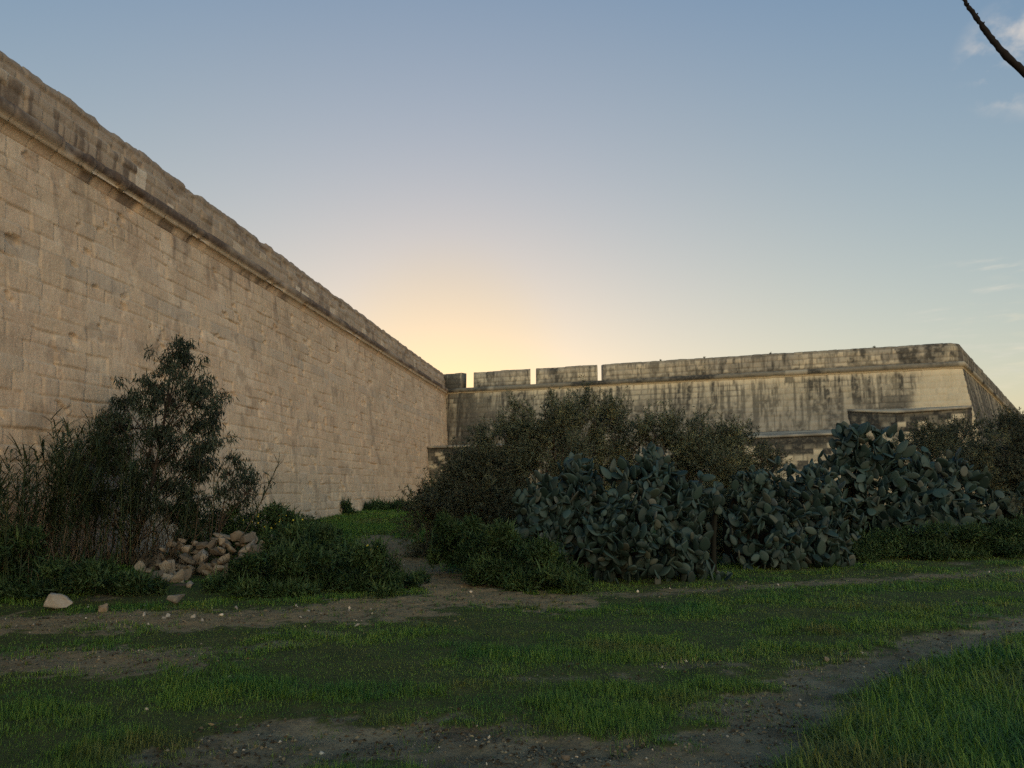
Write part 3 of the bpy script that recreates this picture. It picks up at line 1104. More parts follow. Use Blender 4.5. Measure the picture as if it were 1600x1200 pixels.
# ---- eucalyptus: trunk, limbs, hanging leaf clusters
def eucalyptus(name, label, base, tips, trunk_top, r0, nleaf, spread):
    bx_, by_ = base
    bz_ = H(bx_, by_)
    org = np.array([bx_, by_, bz_])
    root = empty(name, org)
    tag(root, label, 'tree')
    mb = MB()
    tp = np.array(trunk_top) - org
    trunk = curve_pts(np.array([0, 0, -0.1]), tp, (0.12, 0.05, 0), 12)
    tube(mb, trunk, np.linspace(r0, r0 * 0.35, 12), 8)
    P, D, L, W, Rn = [], [], [], [], []
    for (x, y, z, rad) in tips:
        tip = np.array([x, y, z]) - org
        zz = min(max(0.15, (tip[2] - 0.9) / tp[2]), 0.95)
        st = trunk[int(zz * 11)]
        br = curve_pts(st, tip, (rng.normal(0, 0.06), rng.normal(0, 0.06), 0.08), 6)
        tube(mb, br, np.linspace(r0 * 0.32, 0.006, 6), 5)
        nb = max(6, int(rad * 38))
        for k in range(nb):
            c = tip + rng.normal(0, 1, 3) * rad * np.array([0.5, 0.5, 0.42])
            tube(mb, curve_pts(br[4], c, (0, 0, 0.05), 4), np.linspace(0.008, 0.003, 4), 4, cap=False)
            n = int(nleaf * rng.uniform(0.6, 1.3))
            p = c + rng.normal(0, 1, (n, 3)) * spread
            d = np.stack([rng.normal(0, 0.42, n), rng.normal(0, 0.42, n), rng.uniform(-1.5, -0.2, n)], 1)
            P.append(p); D.append(d)
            L.append(rng.uniform(0.09, 0.18, n)); W.append(rng.uniform(0.014, 0.028, n))
            Rn.append(np.clip(rng.random() * 0.6 + rng.random(n) * 0.4, 0, 1))
    mb.build('trunk', M_BARK, root)
    link('crown', leaf_mesh('crown', *map(np.concatenate, (P, D, L, W)), bend=0.12, r=np.concatenate(Rn)), M_EUC, root)
    return root


def tips_px(lst, y0, dy):
    o = []
    for (px, py, r_) in lst:
        p = at_y(px, py, y0 + rng.uniform(-dy, dy))
        o.append((*p, r_ * y0 / FPX))
    return o


YE = 14.6
big_tips = [(280, 540, 24), (266, 566, 28), (292, 560, 18), (304, 590, 30), (240, 600, 30), (270, 625, 36), (315, 622, 24), (215, 628, 26), (188, 622, 20),
            (205, 660, 38), (250, 668, 42), (300, 668, 34), (325, 660, 18), (170, 655, 28), (150, 682, 28), (190, 705, 38), (240, 718, 40),
            (290, 712, 32), (322, 700, 20), (312, 735, 24), (265, 748, 30), (215, 752, 34), (165, 730, 32), (130, 712, 28), (115, 750, 30), (150, 775, 34), (200, 790, 34),
            (322, 605, 20), (332, 640, 20), (328, 688, 24), (320, 725, 24), (300, 765, 16), (250, 790, 22)]
bp = gp(190, 893)
eucalyptus('eucalyptus_tree', 'dark drooping-leaved eucalyptus standing among reeds before the curtain wall', (bp[0], YE), tips_px(big_tips, YE, 0.7),
           at_y(268, 560, YE), 0.045, 40, 0.06)
bp = gp(325, 880)
small_tips = [(368, 715, 15), (352, 730, 16), (385, 738, 22), (365, 755, 26), (395, 762, 18), (345, 765, 18), (375, 785, 20), (398, 742, 12), (330, 775, 14), (285, 770, 16), (300, 790, 14)]
eucalyptus('eucalyptus_sapling', 'thin eucalyptus sapling with a small open crown behind the rubble heap', (at_y(318, 850, 14.3)[0], 14.3), tips_px(small_tips, 14.3, 0.3),
           at_y(352, 735, 14.3), 0.016, 20, 0.06)


# ---- giant reeds
def reed_clump(label, spots, hts, lean=0.12, dry=0.25):
    c = np.mean(np.array(spots), 0)
    org = np.array([c[0], c[1], H(c[0], c[1])])
    root = empty('reed_clump', org)
    tag(root, label, 'reeds')
    mb = MB()
    P, D, L, W, dr, rr = [], [], [], [], [], []
    for (x, y), h in zip(spots, hts):
        b = np.array([x, y, H(x, y) - 0.05]) - org
        ln = rng.normal(0, lean, 2)
        tip = b + np.array([ln[0] * h, ln[1] * h, h])
        st = curve_pts(b, tip, (ln[0] * -0.15 * h, 0, 0), 7)
        tube(mb, st, np.linspace(0.011, 0.004, 7), 5, r=rng.random())
        n = int(h * 16)
        for k in range(n):
            t = 0.25 + 0.75 * (k + rng.random()) / n
            j = min(int(t * 6), 5)
            p = st[j] + (st[j + 1] - st[j]) * (t * 6 - j)
            a = rng.uniform(0, 2 * np.pi)
            el = rng.uniform(0.5, 1.7)
            P.append(p); D.append([math.cos(a), math.sin(a), el])
            L.append(rng.uniform(0.28, 0.58)); W.append(rng.uniform(0.018, 0.035)); dr.append(rng.uniform(0.15, 0.75)); rr.append(rng.random())
    mb.build('stalks', M_REED, root)
    link('leaves', strip_mesh('leaves', np.array(P), np.array(D), np.array(L), np.array(W), np.array(dr), 4, np.array(rr)), M_REED, root)
    return root


def reed_set(pxs, y0, dy, toppy, n):
    sp, ht = [], []
    for k in range(n):
        px = rng.uniform(pxs[0], pxs[1])
        y = y0 + rng.uniform(-dy, dy)
        tp_ = np.interp(px, *toppy) + abs(rng.normal(0, 28))
        p = at_y(px, tp_, y)
        sp.append((p[0], y))
        ht.append(max(0.8, p[2] - H(p[0], y)))
    return sp, ht


TOP = ([-150, 0, 25, 60, 95, 130, 165, 210, 260, 310, 360], [690, 708, 700, 690, 668, 650, 640, 690, 740, 770, 780])
s_, h_ = reed_set((-130, 45), 11.6, 0.7, TOP, 34)
reed_clump('tall dark green reed clump at the left border of the photo', s_, h_)
s_, h_ = reed_set((40, 130), 12.4, 0.7, TOP, 36)
reed_clump('leafy reed clump with arching tips left of the eucalyptus', s_, h_)
s_, h_ = reed_set((120, 215), 13.4, 0.6, TOP, 32)
reed_clump('reed clump leaning up against the eucalyptus trunk', s_, h_)
s_, h_ = reed_set((215, 330), 13.9, 0.5, TOP, 22)
reed_clump('short sparse reed clump growing behind the rubble heap', s_, h_, 0.2)


# ---- single dry reed leaning right, with its feathery head
def leaning_reed(p0, p1, label, head):
    org = p0.copy()
    root = empty('giant_reed', org)
    tag(root, label, 'reed', 'single reeds by the rubble heap')
    st = curve_pts(p0 - org, p1 - org, (0.05, 0, -0.04), 9)
    mb = MB()
    tube(mb, st, np.linspace(0.013, 0.005, 9), 5)
    mb.build('stalk', M_DRY, root)
    n = head
    t = rng.uniform(0.6, 1.0, n)
    i = np.clip((t * 8).astype(int), 0, 7)
    P = st[i] + (st[i + 1] - st[i]) * (t * 8 - i)[:, None]
    ax = unit(p1 - p0)
    D = ax * rng.uniform(0.8, 1.4, n)[:, None] + rng.normal(0, 0.32, (n, 3))
    link('leaves', strip_mesh('leaves', P, D, rng.uniform(0.18, 0.36, n), rng.uniform(0.012, 0.024, n), rng.uniform(0.0, 0.3, n), 3), M_REED, root)


for (a, b, yy, lb, hd) in (((342, 862), (436, 722), 13.6, 'dry reed with a feathery head leaning right over the rubble heap', 34),
                           ((300, 850), (312, 690), 13.7, 'thin upright reed stalk rising from the middle of the rubble heap', 8),
                           ((322, 856), (334, 745), 13.5, 'short reed stalk just right of the upright one on the rubble', 10)):
    p0 = at_y(*a, yy)
    p0[2] = H(p0[0], yy) - 0.05
    leaning_reed(p0, at_y(*b, yy), lb, hd)


# ---- dead stems tangle beneath the reeds
def dead_brush(label, pxs, y0, dy, n, hmax):
    pts = []
    mb = MB()
    c = at_y(sum(pxs) / 2, 880, y0)
    org = np.array([c[0], y0, H(c[0], y0)])
    root = empty('dead_brush', org)
    tag(root, label, 'brushwood')
    for k in range(n):
        px = rng.uniform(*pxs)
        y = y0 + rng.uniform(-dy, dy)
        x = at_y(px, 880, y)[0]
        b = np.array([x, y, H(x, y) - 0.03]) - org
        h = rng.uniform(0.3, 1.0) * hmax
        tip = b + np.array([rng.normal(0, 0.35) * h, rng.normal(0, 0.25) * h, h])
        tube(mb, curve_pts(b, tip, rng.normal(0, 0.1, 3), 5), np.linspace(0.008, 0.002, 5), 4, cap=False)
    mb.build('stems', M_DRY, root)
    n2 = n * 9
    px = rng.uniform(*pxs, n2)
    y = y0 + rng.uniform(-dy, dy, n2)
    x = (px - 800) / 1140.0 * y
    z = height(x, y) + rng.uniform(0, 1, n2) ** 1.4 * hmax * 0.85
    P = np.stack([x, y, z], 1) - org
    D = rng.normal(0, 1, (n2, 3)) * np.array([1, 1, 0.8])
    link('dead_leaves', strip_mesh('dead_leaves', P, D, rng.uniform(0.15, 0.4, n2), rng.uniform(0.008, 0.02, n2), rng.uniform(0.1, 0.6, n2), 3), M_DRY, root)


dead_brush('brown tangle of dead reed stems at the foot of the left reeds', (-90, 130), 11.9, 0.8, 120, 1.1)
dead_brush('brown dead stems standing below the eucalyptus crown', (110, 300), 13.7, 0.7, 140, 1.2)


# ---- twiggy shrubs (fine narrow leaves on feathery twigs)
def shrub(name, label, lobes, y0, mat, twigs, leaf=(0.05, 0.12), wid=(0.012, 0.024), per=26, stem_r=0.03, cat='shrub', group=None, tw_len=(0.25, 0.6), updir=0.5):
    """lobes: (px, py, rx_px, ry_px, dy_m): ellipsoids seen in the photograph, at their distance"""
    L = []
    for (px, py, rx, ry, dy) in lobes:
        y = y0 + dy
        L.append((at_y(px, py, y), rx * y / FPX, ry * y / FPX))
    cx = np.mean([l[0][0] for l in L])
    org = np.array([cx, y0, H(cx, y0)])
    root = empty(name, org)
    tag(root, label, cat, group)
    vol = np.array([l[1] * l[1] * l[2] for l in L])
    area = np.array([l[1] * l[2] for l in L])
    mb = MB()
    Ps, Ds, Cs = [], [], []
    for (c, rx, rz), a in zip(L, area / area.sum()):
        c = c - org
        for k in range(4):
            tip = c + rng.normal(0, 0.35, 3) * np.array([rx, rx, rz])
            b = np.array([rng.normal(0, 0.25) + 0.6 * tip[0], rng.normal(0, 0.2), -0.1])
            tube(mb, curve_pts(b, tip, rng.normal(0, 0.12, 3), 7), np.linspace(stem_r, 0.006, 7), 5, cap=False)
        per_c = 16
        nc = max(6, int(twigs * a / per_c))
        dv = unit(rng.normal(size=(nc, 3)))
        rad = rng.random(nc) ** 0.42
        lump = 0.55 + 0.9 * fbm(dv[:, 0] * 2.2 + c[0], dv[:, 2] * 2.2 + dv[:, 1] * 1.7, int(abs(c[0] * 10)) + 3, 3)
        pc = c + dv * (rad * lump)[:, None] * np.array([rx, rx * 0.85, rz])
        dc = unit(dv * 0.7 + np.array([0, 0, updir]) + rng.normal(0, 0.35, (nc, 3)))
        p = np.repeat(pc, per_c, 0) + rng.normal(0, 0.085, (nc * per_c, 3))
        p[:, 2] = np.maximum(p[:, 2], 0.02)
        d = unit(np.repeat(dc, per_c, 0) + rng.normal(0, 0.45, (nc * per_c, 3)))
        Ps.append(p); Ds.append(d); Cs.append(np.repeat(rng.random(nc), per_c))
    p = np.concatenate(Ps); d = np.concatenate(Ds)
    n = len(p)
    tl = rng.uniform(*tw_len, n)
    for k in range(0, n, 12):
        tube(mb, np.stack([p[k] - d[k] * tl[k] * 0.3, p[k] + d[k] * tl[k]]), [0.004, 0.0015], 3, cap=False)
    mb.build('branches', M_BARK, root)
    t = rng.random((n, per))
    LP = (p[:, None] + d[:, None] * (t * tl[:, None])[..., None]).reshape(-1, 3)
    LD = (d[:, None] * 0.75 + rng.normal(0, 0.6, (n, per, 3))).reshape(-1, 3)
    m = n * per
    rr = np.clip(np.repeat(np.concatenate(Cs), per) * 0.6 + np.repeat(rng.random(n), per) * 0.2 + rng.random(m) * 0.3, 0, 1)
    link('foliage', leaf_mesh('foliage', LP, LD, rng.uniform(*leaf, m), rng.uniform(*wid, m), r=rr), mat, root)
    return root


G_SH = 'shrubs growing in front of the bastion'
shrub('wattle_bush', 'tallest olive-green wattle bush reaching above the cordon of the bastion',
      [(920, 648, 34, 26, 0), (945, 682, 46, 42, 0.3), (900, 695, 42, 45, -0.3), (930, 745, 70, 50, 0), (975, 720, 38, 40, 0.2), (930, 810, 80, 60, -0.2)], 18.0, M_WATTLE, 1900, group=G_SH)
shrub('wattle_bush', 'broad brown-green wattle bush left of the tallest one',
      [(850, 670, 48, 40, 0), (800, 690, 48, 42, 0.2), (775, 728, 48, 46, 0), (850, 735, 70, 55, -0.4), (830, 790, 70, 60, -0.3), (870, 650, 30, 25, 0)], 17.2, M_WATTLE, 2300, group=G_SH)
shrub('dark_bush', 'low dark rounded bush at the foot of the corner outwork',
      [(712, 790, 44, 50, 0), (750, 785, 58, 62, -0.4), (685, 820, 36, 42, 0.2), (775, 815, 50, 50, -0.8), (735, 735, 26, 26, 0.2), (660, 800, 20, 38, 0.4)], 16.6, M_WATTLE2, 2800, group=G_SH)
shrub('wattle_bush', 'yellowish wattle bush between the two prickly pear masses',
      [(1075, 685, 42, 35, 0), (1120, 695, 38, 32, 0.2), (1100, 730, 60, 40, -0.2), (1040, 700, 35, 30, 0), (1015, 680, 20, 18, 0), (1095, 790, 60, 70, -0.6), (1110, 840, 50, 50, -0.8)], 17.4, M_WATTLE, 2300, group=G_SH)
shrub('dark_bush', 'small sprig-topped bush before the low blackened outwork',
      [(1150, 690, 24, 26, 0), (1175, 720, 26, 30, 0), (1180, 750, 36, 30, 0), (1190, 800, 45, 45, 0), (1250, 795, 60, 42, -0.5), (1315, 790, 55, 48, 0.2)], 18.0, M_WATTLE2, 1500, group=G_SH)
shrub('dark_bush', 'big dark bush filling the right border beyond the cacti',
      [(1570, 715, 62, 60, 0), (1620, 700, 60, 60, 0.4), (1540, 760, 60, 55, -0.2), (1600, 780, 70, 55, -0.4), (1650, 760, 70, 70, 0)], 19.0, M_WATTLE2, 3200, group=G_SH)
shrub('wattle_bush', 'dull olive bush in front of the angled ledge on the right',
      [(1465, 690, 40, 20, 0.2), (1405, 715, 40, 22, 0), (1510, 686, 40, 24, 0.4), (1450, 730, 80, 36, 0)], 21.0, M_WATTLE2, 1500, group=G_SH)


# ---- prickly pear
def pad_base(seed):
    rs = np.random.default_rng(seed)
    na, nl = 14, 10
    t = np.linspace(0, 1, nl)
    prof = np.sin(np.pi * np.clip(0.045 + 0.935 * t, 0, 1) ** rs.uniform(0.80, 1.0)) ** 0.62
    a = np.linspace(0, 2 * np.pi, na, endpoint=False)
    v = []
    asym = rs.normal(0, 0.04)
    for ti, pf in zip(t, prof):
        wv = 0.5 * pf * rs.uniform(0.97, 1.03)
        x = wv * np.cos(a) + asym * np.sin(np.pi * ti)
        y = 0.5 * (pf ** 0.5) * np.sign(np.sin(a)) * np.abs(np.sin(a)) ** 0.9
        v.append(np.stack([x, y, np.full(na, ti)], 1))
    v = np.concatenate(v)
    idx = np.arange(na * nl).reshape(nl, na)
    q = np.stack([idx[:-1], np.roll(idx, -1, 1)[:-1], np.roll(idx, -1, 1)[1:], idx[1:]], -1).reshape(-1, 4)
    return v, [q, [idx[0][::-1].tolist(), idx[-1].tolist()]]


PADS = [pad_base(k) for k in range(5)]
PAD_ME = []
for k, (v, fs) in enumerate(PADS):
    v = v.copy()
    bend = 0.10 * (k - 2)
    v[:, 1] += bend * v[:, 2] ** 2 * 2.0                # scaled by thickness on each pad
    me = mk_mesh('pad', v, fs, {'rnd': np.zeros(len(v))}, True)
    me.materials.append(M_PAD)
    PAD_ME.append((me, v))


def cactus(label, lobes, y0, count, size=(0.15, 0.28), group='prickly pear cacti in the thicket'):
    L = []
    for (px, py, rx, ry, dy) in lobes:
        y = y0 + dy
        L.append((at_y(px, py, y), rx * y / FPX, ry * y / FPX))
    cx = np.mean([l[0][0] for l in L])
    org = np.array([cx, y0, H(cx, y0)])
    root = empty('prickly_pear', org)
    tag(root, label, 'cactus', group)

    def inside(p):
        b = 9.0
        for (c, rx, rz) in L:
            q = (p - c) / np.array([rx, max(rx * 0.75, 0.5), rz])
            b = min(b, float(q @ q))
        return b
    pads = []
    queue = []
    mb = MB()
    xs = [l[0][0] for l in L]
    lo_, hi_ = min(l[0][0] - l[1] for l in L), max(l[0][0] + l[1] for l in L)

    def put(b, d, nrm, l, wd):
        pads.append((b, d, nrm, l, wd))
        queue.append(len(pads) - 1)
    # rooted pads near the ground and, for the height of old plants, on woody limbs into the mound
    for k in range(34):
        x = rng.uniform(lo_ + 0.1, hi_ - 0.1)
        y = y0 + rng.uniform(-0.75, 0.5)
        l = rng.uniform(*size)
        d = unit(np.array([rng.normal(0, 0.4), rng.normal(-0.2, 0.35), 1.0]))
        put(np.array([x, y, H(x, y) - 0.04]), d, unit(np.cross(d, rng.normal(size=3))), l, l * rng.uniform(0.55, 0.75))
    for (c, rx, rz) in L:
        for k in range(3):
            tip = c + rng.normal(0, 0.4, 3) * np.array([rx, rx * 0.5, rz])
            bx2 = np.clip(tip[0] + rng.normal(0, 0.3), lo_ + 0.2, hi_ - 0.2)
            b = np.array([bx2, y0 + 0.35 + abs(rng.normal(0.1, 0.3)), H(bx2, y0) - 0.1])
            if tip[2] < b[2] + 0.3:
                continue
            tube(mb, curve_pts(b - org, tip - org, rng.normal(0, 0.15, 3), 7), np.linspace(0.055, 0.03, 7), 7)
            for j in range(3):
                l = rng.uniform(*size)
                d = unit(rng.normal(0, 0.6, 3) + np.array([0, -0.2, 0.8]))
                put(tip.copy(), d, unit(np.cross(d, rng.normal(size=3))), l, l * rng.uniform(0.55, 0.75))
    for (c, rx, rz) in L:                          # pads all over the front of each mound, down to the ground
        for k in range(int(34 * rx * rz) + 16):
            a1, a2 = rng.uniform(-2.9, -0.25), rng.uniform(-1.0, 0.9)
            f = rng.uniform(0.70, 0.98)
            p = c + f * np.array([rx * math.cos(a1) * math.cos(a2), max(rx * 0.75, 0.5) * math.sin(a1) * math.cos(a2), rz * math.sin(a2)])
            p[2] = max(p[2] - 0.12, H(p[0], p[1]) + 0.02)
            l = rng.uniform(*size)
            d = unit(np.array([rng.normal(0, 0.6), rng.normal(-0.35, 0.4), rng.choice([0.8, 0.8, 0.8, -0.6])]) + rng.normal(0, 0.25, 3))
            if p[2] + d[2] * l < H(p[0], p[1]):
                d[2] = abs(d[2])
            put(p, d, unit(np.cross(d, rng.normal(size=3))), l, l * rng.uniform(0.52, 0.75))
    tries = 0
    while len(pads) < count and tries < count * 60:
        tries += 1
        b, d, nrm, l, wd = pads[int(rng.integers(max(0, len(pads) - 160), len(pads)))] if rng.random() < 0.6 else pads[int(rng.integers(len(pads)))]
        sd_ = np.cross(d, nrm)
        a = rng.normal(0, 0.75)
        nb = b + d * l * (0.5 + 0.47 * math.cos(a)) + sd_ * wd * 0.47 * math.sin(a)
        nd = unit(d * 0.45 * math.cos(a) + sd_ * math.sin(a) * 0.6 + np.array([0, -0.18, 0.35]) + rng.normal(0, 0.42, 3))
        nl_ = float(np.clip(l * rng.uniform(0.8, 1.15), size[0] * 0.75, size[1] * 1.15))
        tip = nb + nd * nl_
        if inside(tip) > rng.uniform(0.8, 1.35) or tip[2] < H(tip[0], tip[1]) + 0.02:
            continue
        if inside(nb + nd * nl_ * 0.5) < 0.22:
            continue
        ok = True
        mid = nb + nd * nl_ * 0.5
        for (b2, d2, n2, l2, w2) in pads[-260:]:
            if np.linalg.norm(b2 + d2 * l2 * 0.5 - mid) < 0.065:
                ok = False
                break
        if not ok:
            continue
        nn = unit(np.cross(nd, np.cross(nrm, nd) + rng.normal(0, 0.9, 3)))
        put(nb, nd, nn, nl_, nl_ * rng.uniform(0.52, 0.74))
    mb.build('stem', M_CSTEM, root)
    order = sorted(range(len(pads)), key=lambda i: pads[i][0][1] - 0.35 * pads[i][0][2])
    rest = MB()
    for rank, i in enumerate(order):
        b, d, nrm, l, wd = pads[i]
        sd_ = np.cross(d, nrm)
        th = rng.uniform(0.028, 0.05)
        me, v = PAD_ME[int(rng.integers(len(PAD_ME)))]
        if rank < 100:
            o = bpy.data.objects.new('pad', me)
            COL.objects.link(o)
            o.parent = root
            m = Matrix(((sd_[0], nrm[0], d[0], 0), (sd_[1], nrm[1], d[1], 0), (sd_[2], nrm[2], d[2], 0), (0, 0, 0, 1)))
            o.matrix_local = Matrix.Translation(Vector(b - org)) @ m @ Matrix.Diagonal((wd, th, l, 1))
        else:
            vv = (b - org) + v[:, 0:1] * sd_ * wd + v[:, 1:2] * nrm * th + v[:, 2:3] * d * l
            nq = PADS[0][1]
            rest.add(vv, [nq[0], np.array([nq[1][0]]), np.array([nq[1][1]])], rng.random())
    if rest.n:
        o = rest.build('pads', M_PAD, root)
        o['kind'] = 'stuff'
    return root


cactus('wide prickly pear at the left end of the thicket beside the path', [(880, 800, 75, 75, 0), (840, 790, 45, 40, 0), (850, 850, 55, 60, -0.2), (905, 740, 35, 28, 0.4)], 13.4, 520)
cactus('largest prickly pear mound, in the middle of the thicket', [(990, 770, 85, 65, 0.2), (985, 840, 95, 65, -0.4), (1010, 725, 40, 32, 0.5), (960, 800, 70, 70, 0)], 13.2, 700)
cactus('prickly pear whose right edge meets the dark hollow in the thicket', [(1065, 790, 42, 50, 0), (1062, 850, 46, 55, -0.3), (1045, 760, 35, 40, 0.2), (1100, 775, 34, 26, 0.4)], 13.5, 360)
cactus('prickly pear just right of the dark hollow with pads down to the grass', [(1165, 790, 48, 55, 0), (1190, 840, 65, 55, -0.3), (1175, 755, 30, 25, 0.2)], 15.0, 440)
cactus('prickly pear with tangled limbs below the low blackened outwork', [(1255, 790, 65, 60, 0), (1275, 845, 58, 50, -0.4), (1245, 745, 55, 30, 0.4), (1305, 800, 40, 60, 0.2)], 15.4, 520)
cactus('tallest prickly pear with a dense green crown above the outwork', [(1350, 700, 60, 42, 0), (1330, 755, 60, 55, 0), (1385, 770, 70, 60, 0), (1320, 680, 25, 18, 0)], 17.6, 520, (0.22, 0.37))
cactus('sprawling prickly pear with drooping grey pads on the right', [(1455, 745, 62, 50, 0), (1440, 800, 85, 45, -0.4), (1500, 770, 55, 50, 0), (1395, 800, 60, 40, -0.3)], 17.8, 560, (0.22, 0.36))
cactus('low prickly pear half hidden by the dark bush at the right border', [(1560, 800, 50, 38, 0), (1600, 790, 50, 45, 0.2)], 18.4, 180, (0.22, 0.35))


# ---- mounds of weeds
def weeds(name, label, lobes, y0, n, size=(0.05, 0.11), wid=(0.014, 0.03), flowers=None, mat=None, kind='stuff'):
    org = None
    sat = []
    for (px, py, rx, ry, dy) in lobes:              # ragged little outliers round each mound
        for k in range(7):
            a_ = rng.uniform(0, 6.28)
            f_ = rng.uniform(0.14, 0.42)
            sat.append((px + rx * 1.0 * math.cos(a_), py + ry * (0.9 - f_ * 0.8) if math.sin(a_) < 0.3 else py - ry * rng.uniform(0.5, 0.95), rx * f_, ry * f_ * rng.uniform(0.9, 1.6), dy + 0.9 * -abs(math.sin(a_))))
    lobes = list(lobes) + sat
    P = []
    area = np.array([l[2] * l[3] for l in lobes], float)
    for (px, py, rx, ry, dy), a in zip(lobes, area / area.sum()):
        y = y0 + dy
        c = at_y(px, py, y)
        rxm, rzm = rx * y / FPX, ry * y / FPX
        if org is None:
            org = np.array([c[0], y, H(c[0], y)])
        m = int(n * a)
        d = unit(rng.normal(size=(m, 3)))
        rad = rng.random(m) ** 0.3
        lump = 0.50 + 1.0 * fbm(d[:, 0] * 3 + px, d[:, 2] * 3 + d[:, 1] * 2.6, int(px) % 97, 4)
        p = c + d * (rad * lump)[:, None] * np.array([rxm, rxm * 0.7, rzm])
        gz = height(p[:, 0], p[:, 1])
        p[:, 2] = np.maximum(p[:, 2], gz + rng.random(m) * 0.15)
        P.append(p)
    p = np.concatenate(P) - org
    m = len(p)
    D = rng.normal(0, 0.8, (m, 3)) + np.array([0, -0.1, 0.55])
    cl = fbm(p[:, 0] * 3.5, p[:, 2] * 3.5 + p[:, 1] * 2, 5, 3)
    r_ = np.clip(0.5 * rng.random(m) + 1.4 * (cl - 0.3), 0, 1)
    ls = rng.uniform(*size, m)
    tall = rng.random(m) < 0.05
    ls[tall] *= 2.6
    D[tall, 2] += 1.2
    me = leaf_mesh(name, p, D, ls, rng.uniform(*wid, m), r=r_)
    root = link(name, me, mat or M_WEED)
    root.location = org
    ns = max(30, m // 90)
    q = p[rng.integers(0, m, ns)] - np.array([0, 0, 0.1])
    dS = np.stack([rng.normal(0, 0.3, ns), rng.normal(0, 0.3, ns), np.ones(ns)], 1)
    k_ = y0 / 12.0
    st = link('stems', strip_mesh('stems', q, dS, rng.uniform(0.2, 0.5, ns) * k_ ** 0.5, 0.008 * k_, rng.uniform(0, 0.4, ns), 3), M_REED, root)
    tag(root, label, 'weeds', None, kind)
    if flowers:
        fp = []
        for (px, py, rx, ry, dy, k) in flowers:
            for j in range(k):
                fp.append(at_y(px + rng.normal(0, rx), py + rng.normal(0, ry), y0 + dy + rng.normal(0, 0.12)) - org)
        fp = np.array(fp)
        mb = MB()
        for q in fp:
            r0_ = rng.uniform(0.012, 0.022)
            nrm = unit(np.array([rng.normal(0, 0.5), -0.8, rng.uniform(0.2, 1.0)]))
            a1 = unit(np.cross(nrm, [0.3, 0.2, 1]))
            a2 = np.cross(nrm, a1)
            an = np.linspace(0, 2 * np.pi, 10, endpoint=False)
            rr = r0_ * np.where(np.arange(10) % 2, 0.6, 1.0)
            ring = q + rr[:, None] * (np.cos(an)[:, None] * a1 + np.sin(an)[:, None] * a2) + nrm * 0.004
            v = np.vstack([ring, q - nrm * 0.006, q + nrm * 0.003])
            i = np.arange(10)
            mb.add(v, [np.stack([i, (i + 1) % 10, np.full(10, 11)], 1), np.stack([(i + 1) % 10, i, np.full(10, 10)], 1)], rng.random())
        f = mb.build('flowers', M_FLOWER, root, smooth=False)
        f['kind'] = 'stuff'
    return root


weeds('weeds', 'feathery green weeds heaped right of the rubble', [(520, 893, 80, 46, 0), (450, 912, 85, 42, -0.4), (385, 938, 50, 20, -0.6), (580, 905, 45, 45, -0.2), (470, 860, 60, 38, 0.6)], 12.4, 42000,
      flowers=[(580, 858, 12, 6, 0.4, 26)])
weeds('weeds', 'dark weeds in the shade behind the rubble heap', [(410, 830, 55, 34, 0), (330, 825, 55, 30, 0.2), (470, 835, 45, 28, 0.4), (500, 850, 30, 22, 0)], 15.0, 22000,
      flowers=[(430, 812, 18, 7, -0.8, 24)])
weeds('weeds', 'lush weeds along the path below the dark bush', [(778, 870, 62, 42, 0), (712, 850, 36, 32, 0.8), (835, 892, 55, 36, -0.5), (850, 910, 60, 20, -0.8), (885, 908, 28, 22, -0.8)], 13.0, 40000,
      flowers=[(786, 852, 10, 5, 0.2, 10), (846, 868, 14, 6, -0.2, 16), (815, 866, 10, 4, 0, 3)])
weeds('weeds', 'low green weeds at the foot of the right hand cacti', [(1400, 855, 70, 28, 0), (1480, 850, 60, 26, 0.3), (1550, 848, 60, 26, 0.4), (1620, 840, 60, 30, 0.4), (1345, 868, 25, 18, -0.2)], 16.6, 26000)
weeds('weeds', 'leafy weeds around the reeds at the left edge', [(40, 905, 70, 38, 0), (-30, 890, 70, 45, 0), (120, 920, 55, 34, -0.2), (200, 930, 50, 24, -0.2), (30, 870, 40, 34, 0.5)], 11.5, 26000)
weeds('weeds', 'long row of weeds along the foot of the curtain wall', [(600, 803, 45, 13, 0), (560, 799, 45, 13, 0), (510, 798, 40, 14, -3), (640, 800, 25, 14, 2)], 33.0, 16000, (0.10, 0.2), (0.03, 0.06))
weeds('weeds', 'sparse green tufts on the path edge before the weeds', [(620, 915, 26, 14, 0), (655, 905, 14, 8, 0.4), (600, 930, 24, 10, -0.4)], 12.2, 3000)


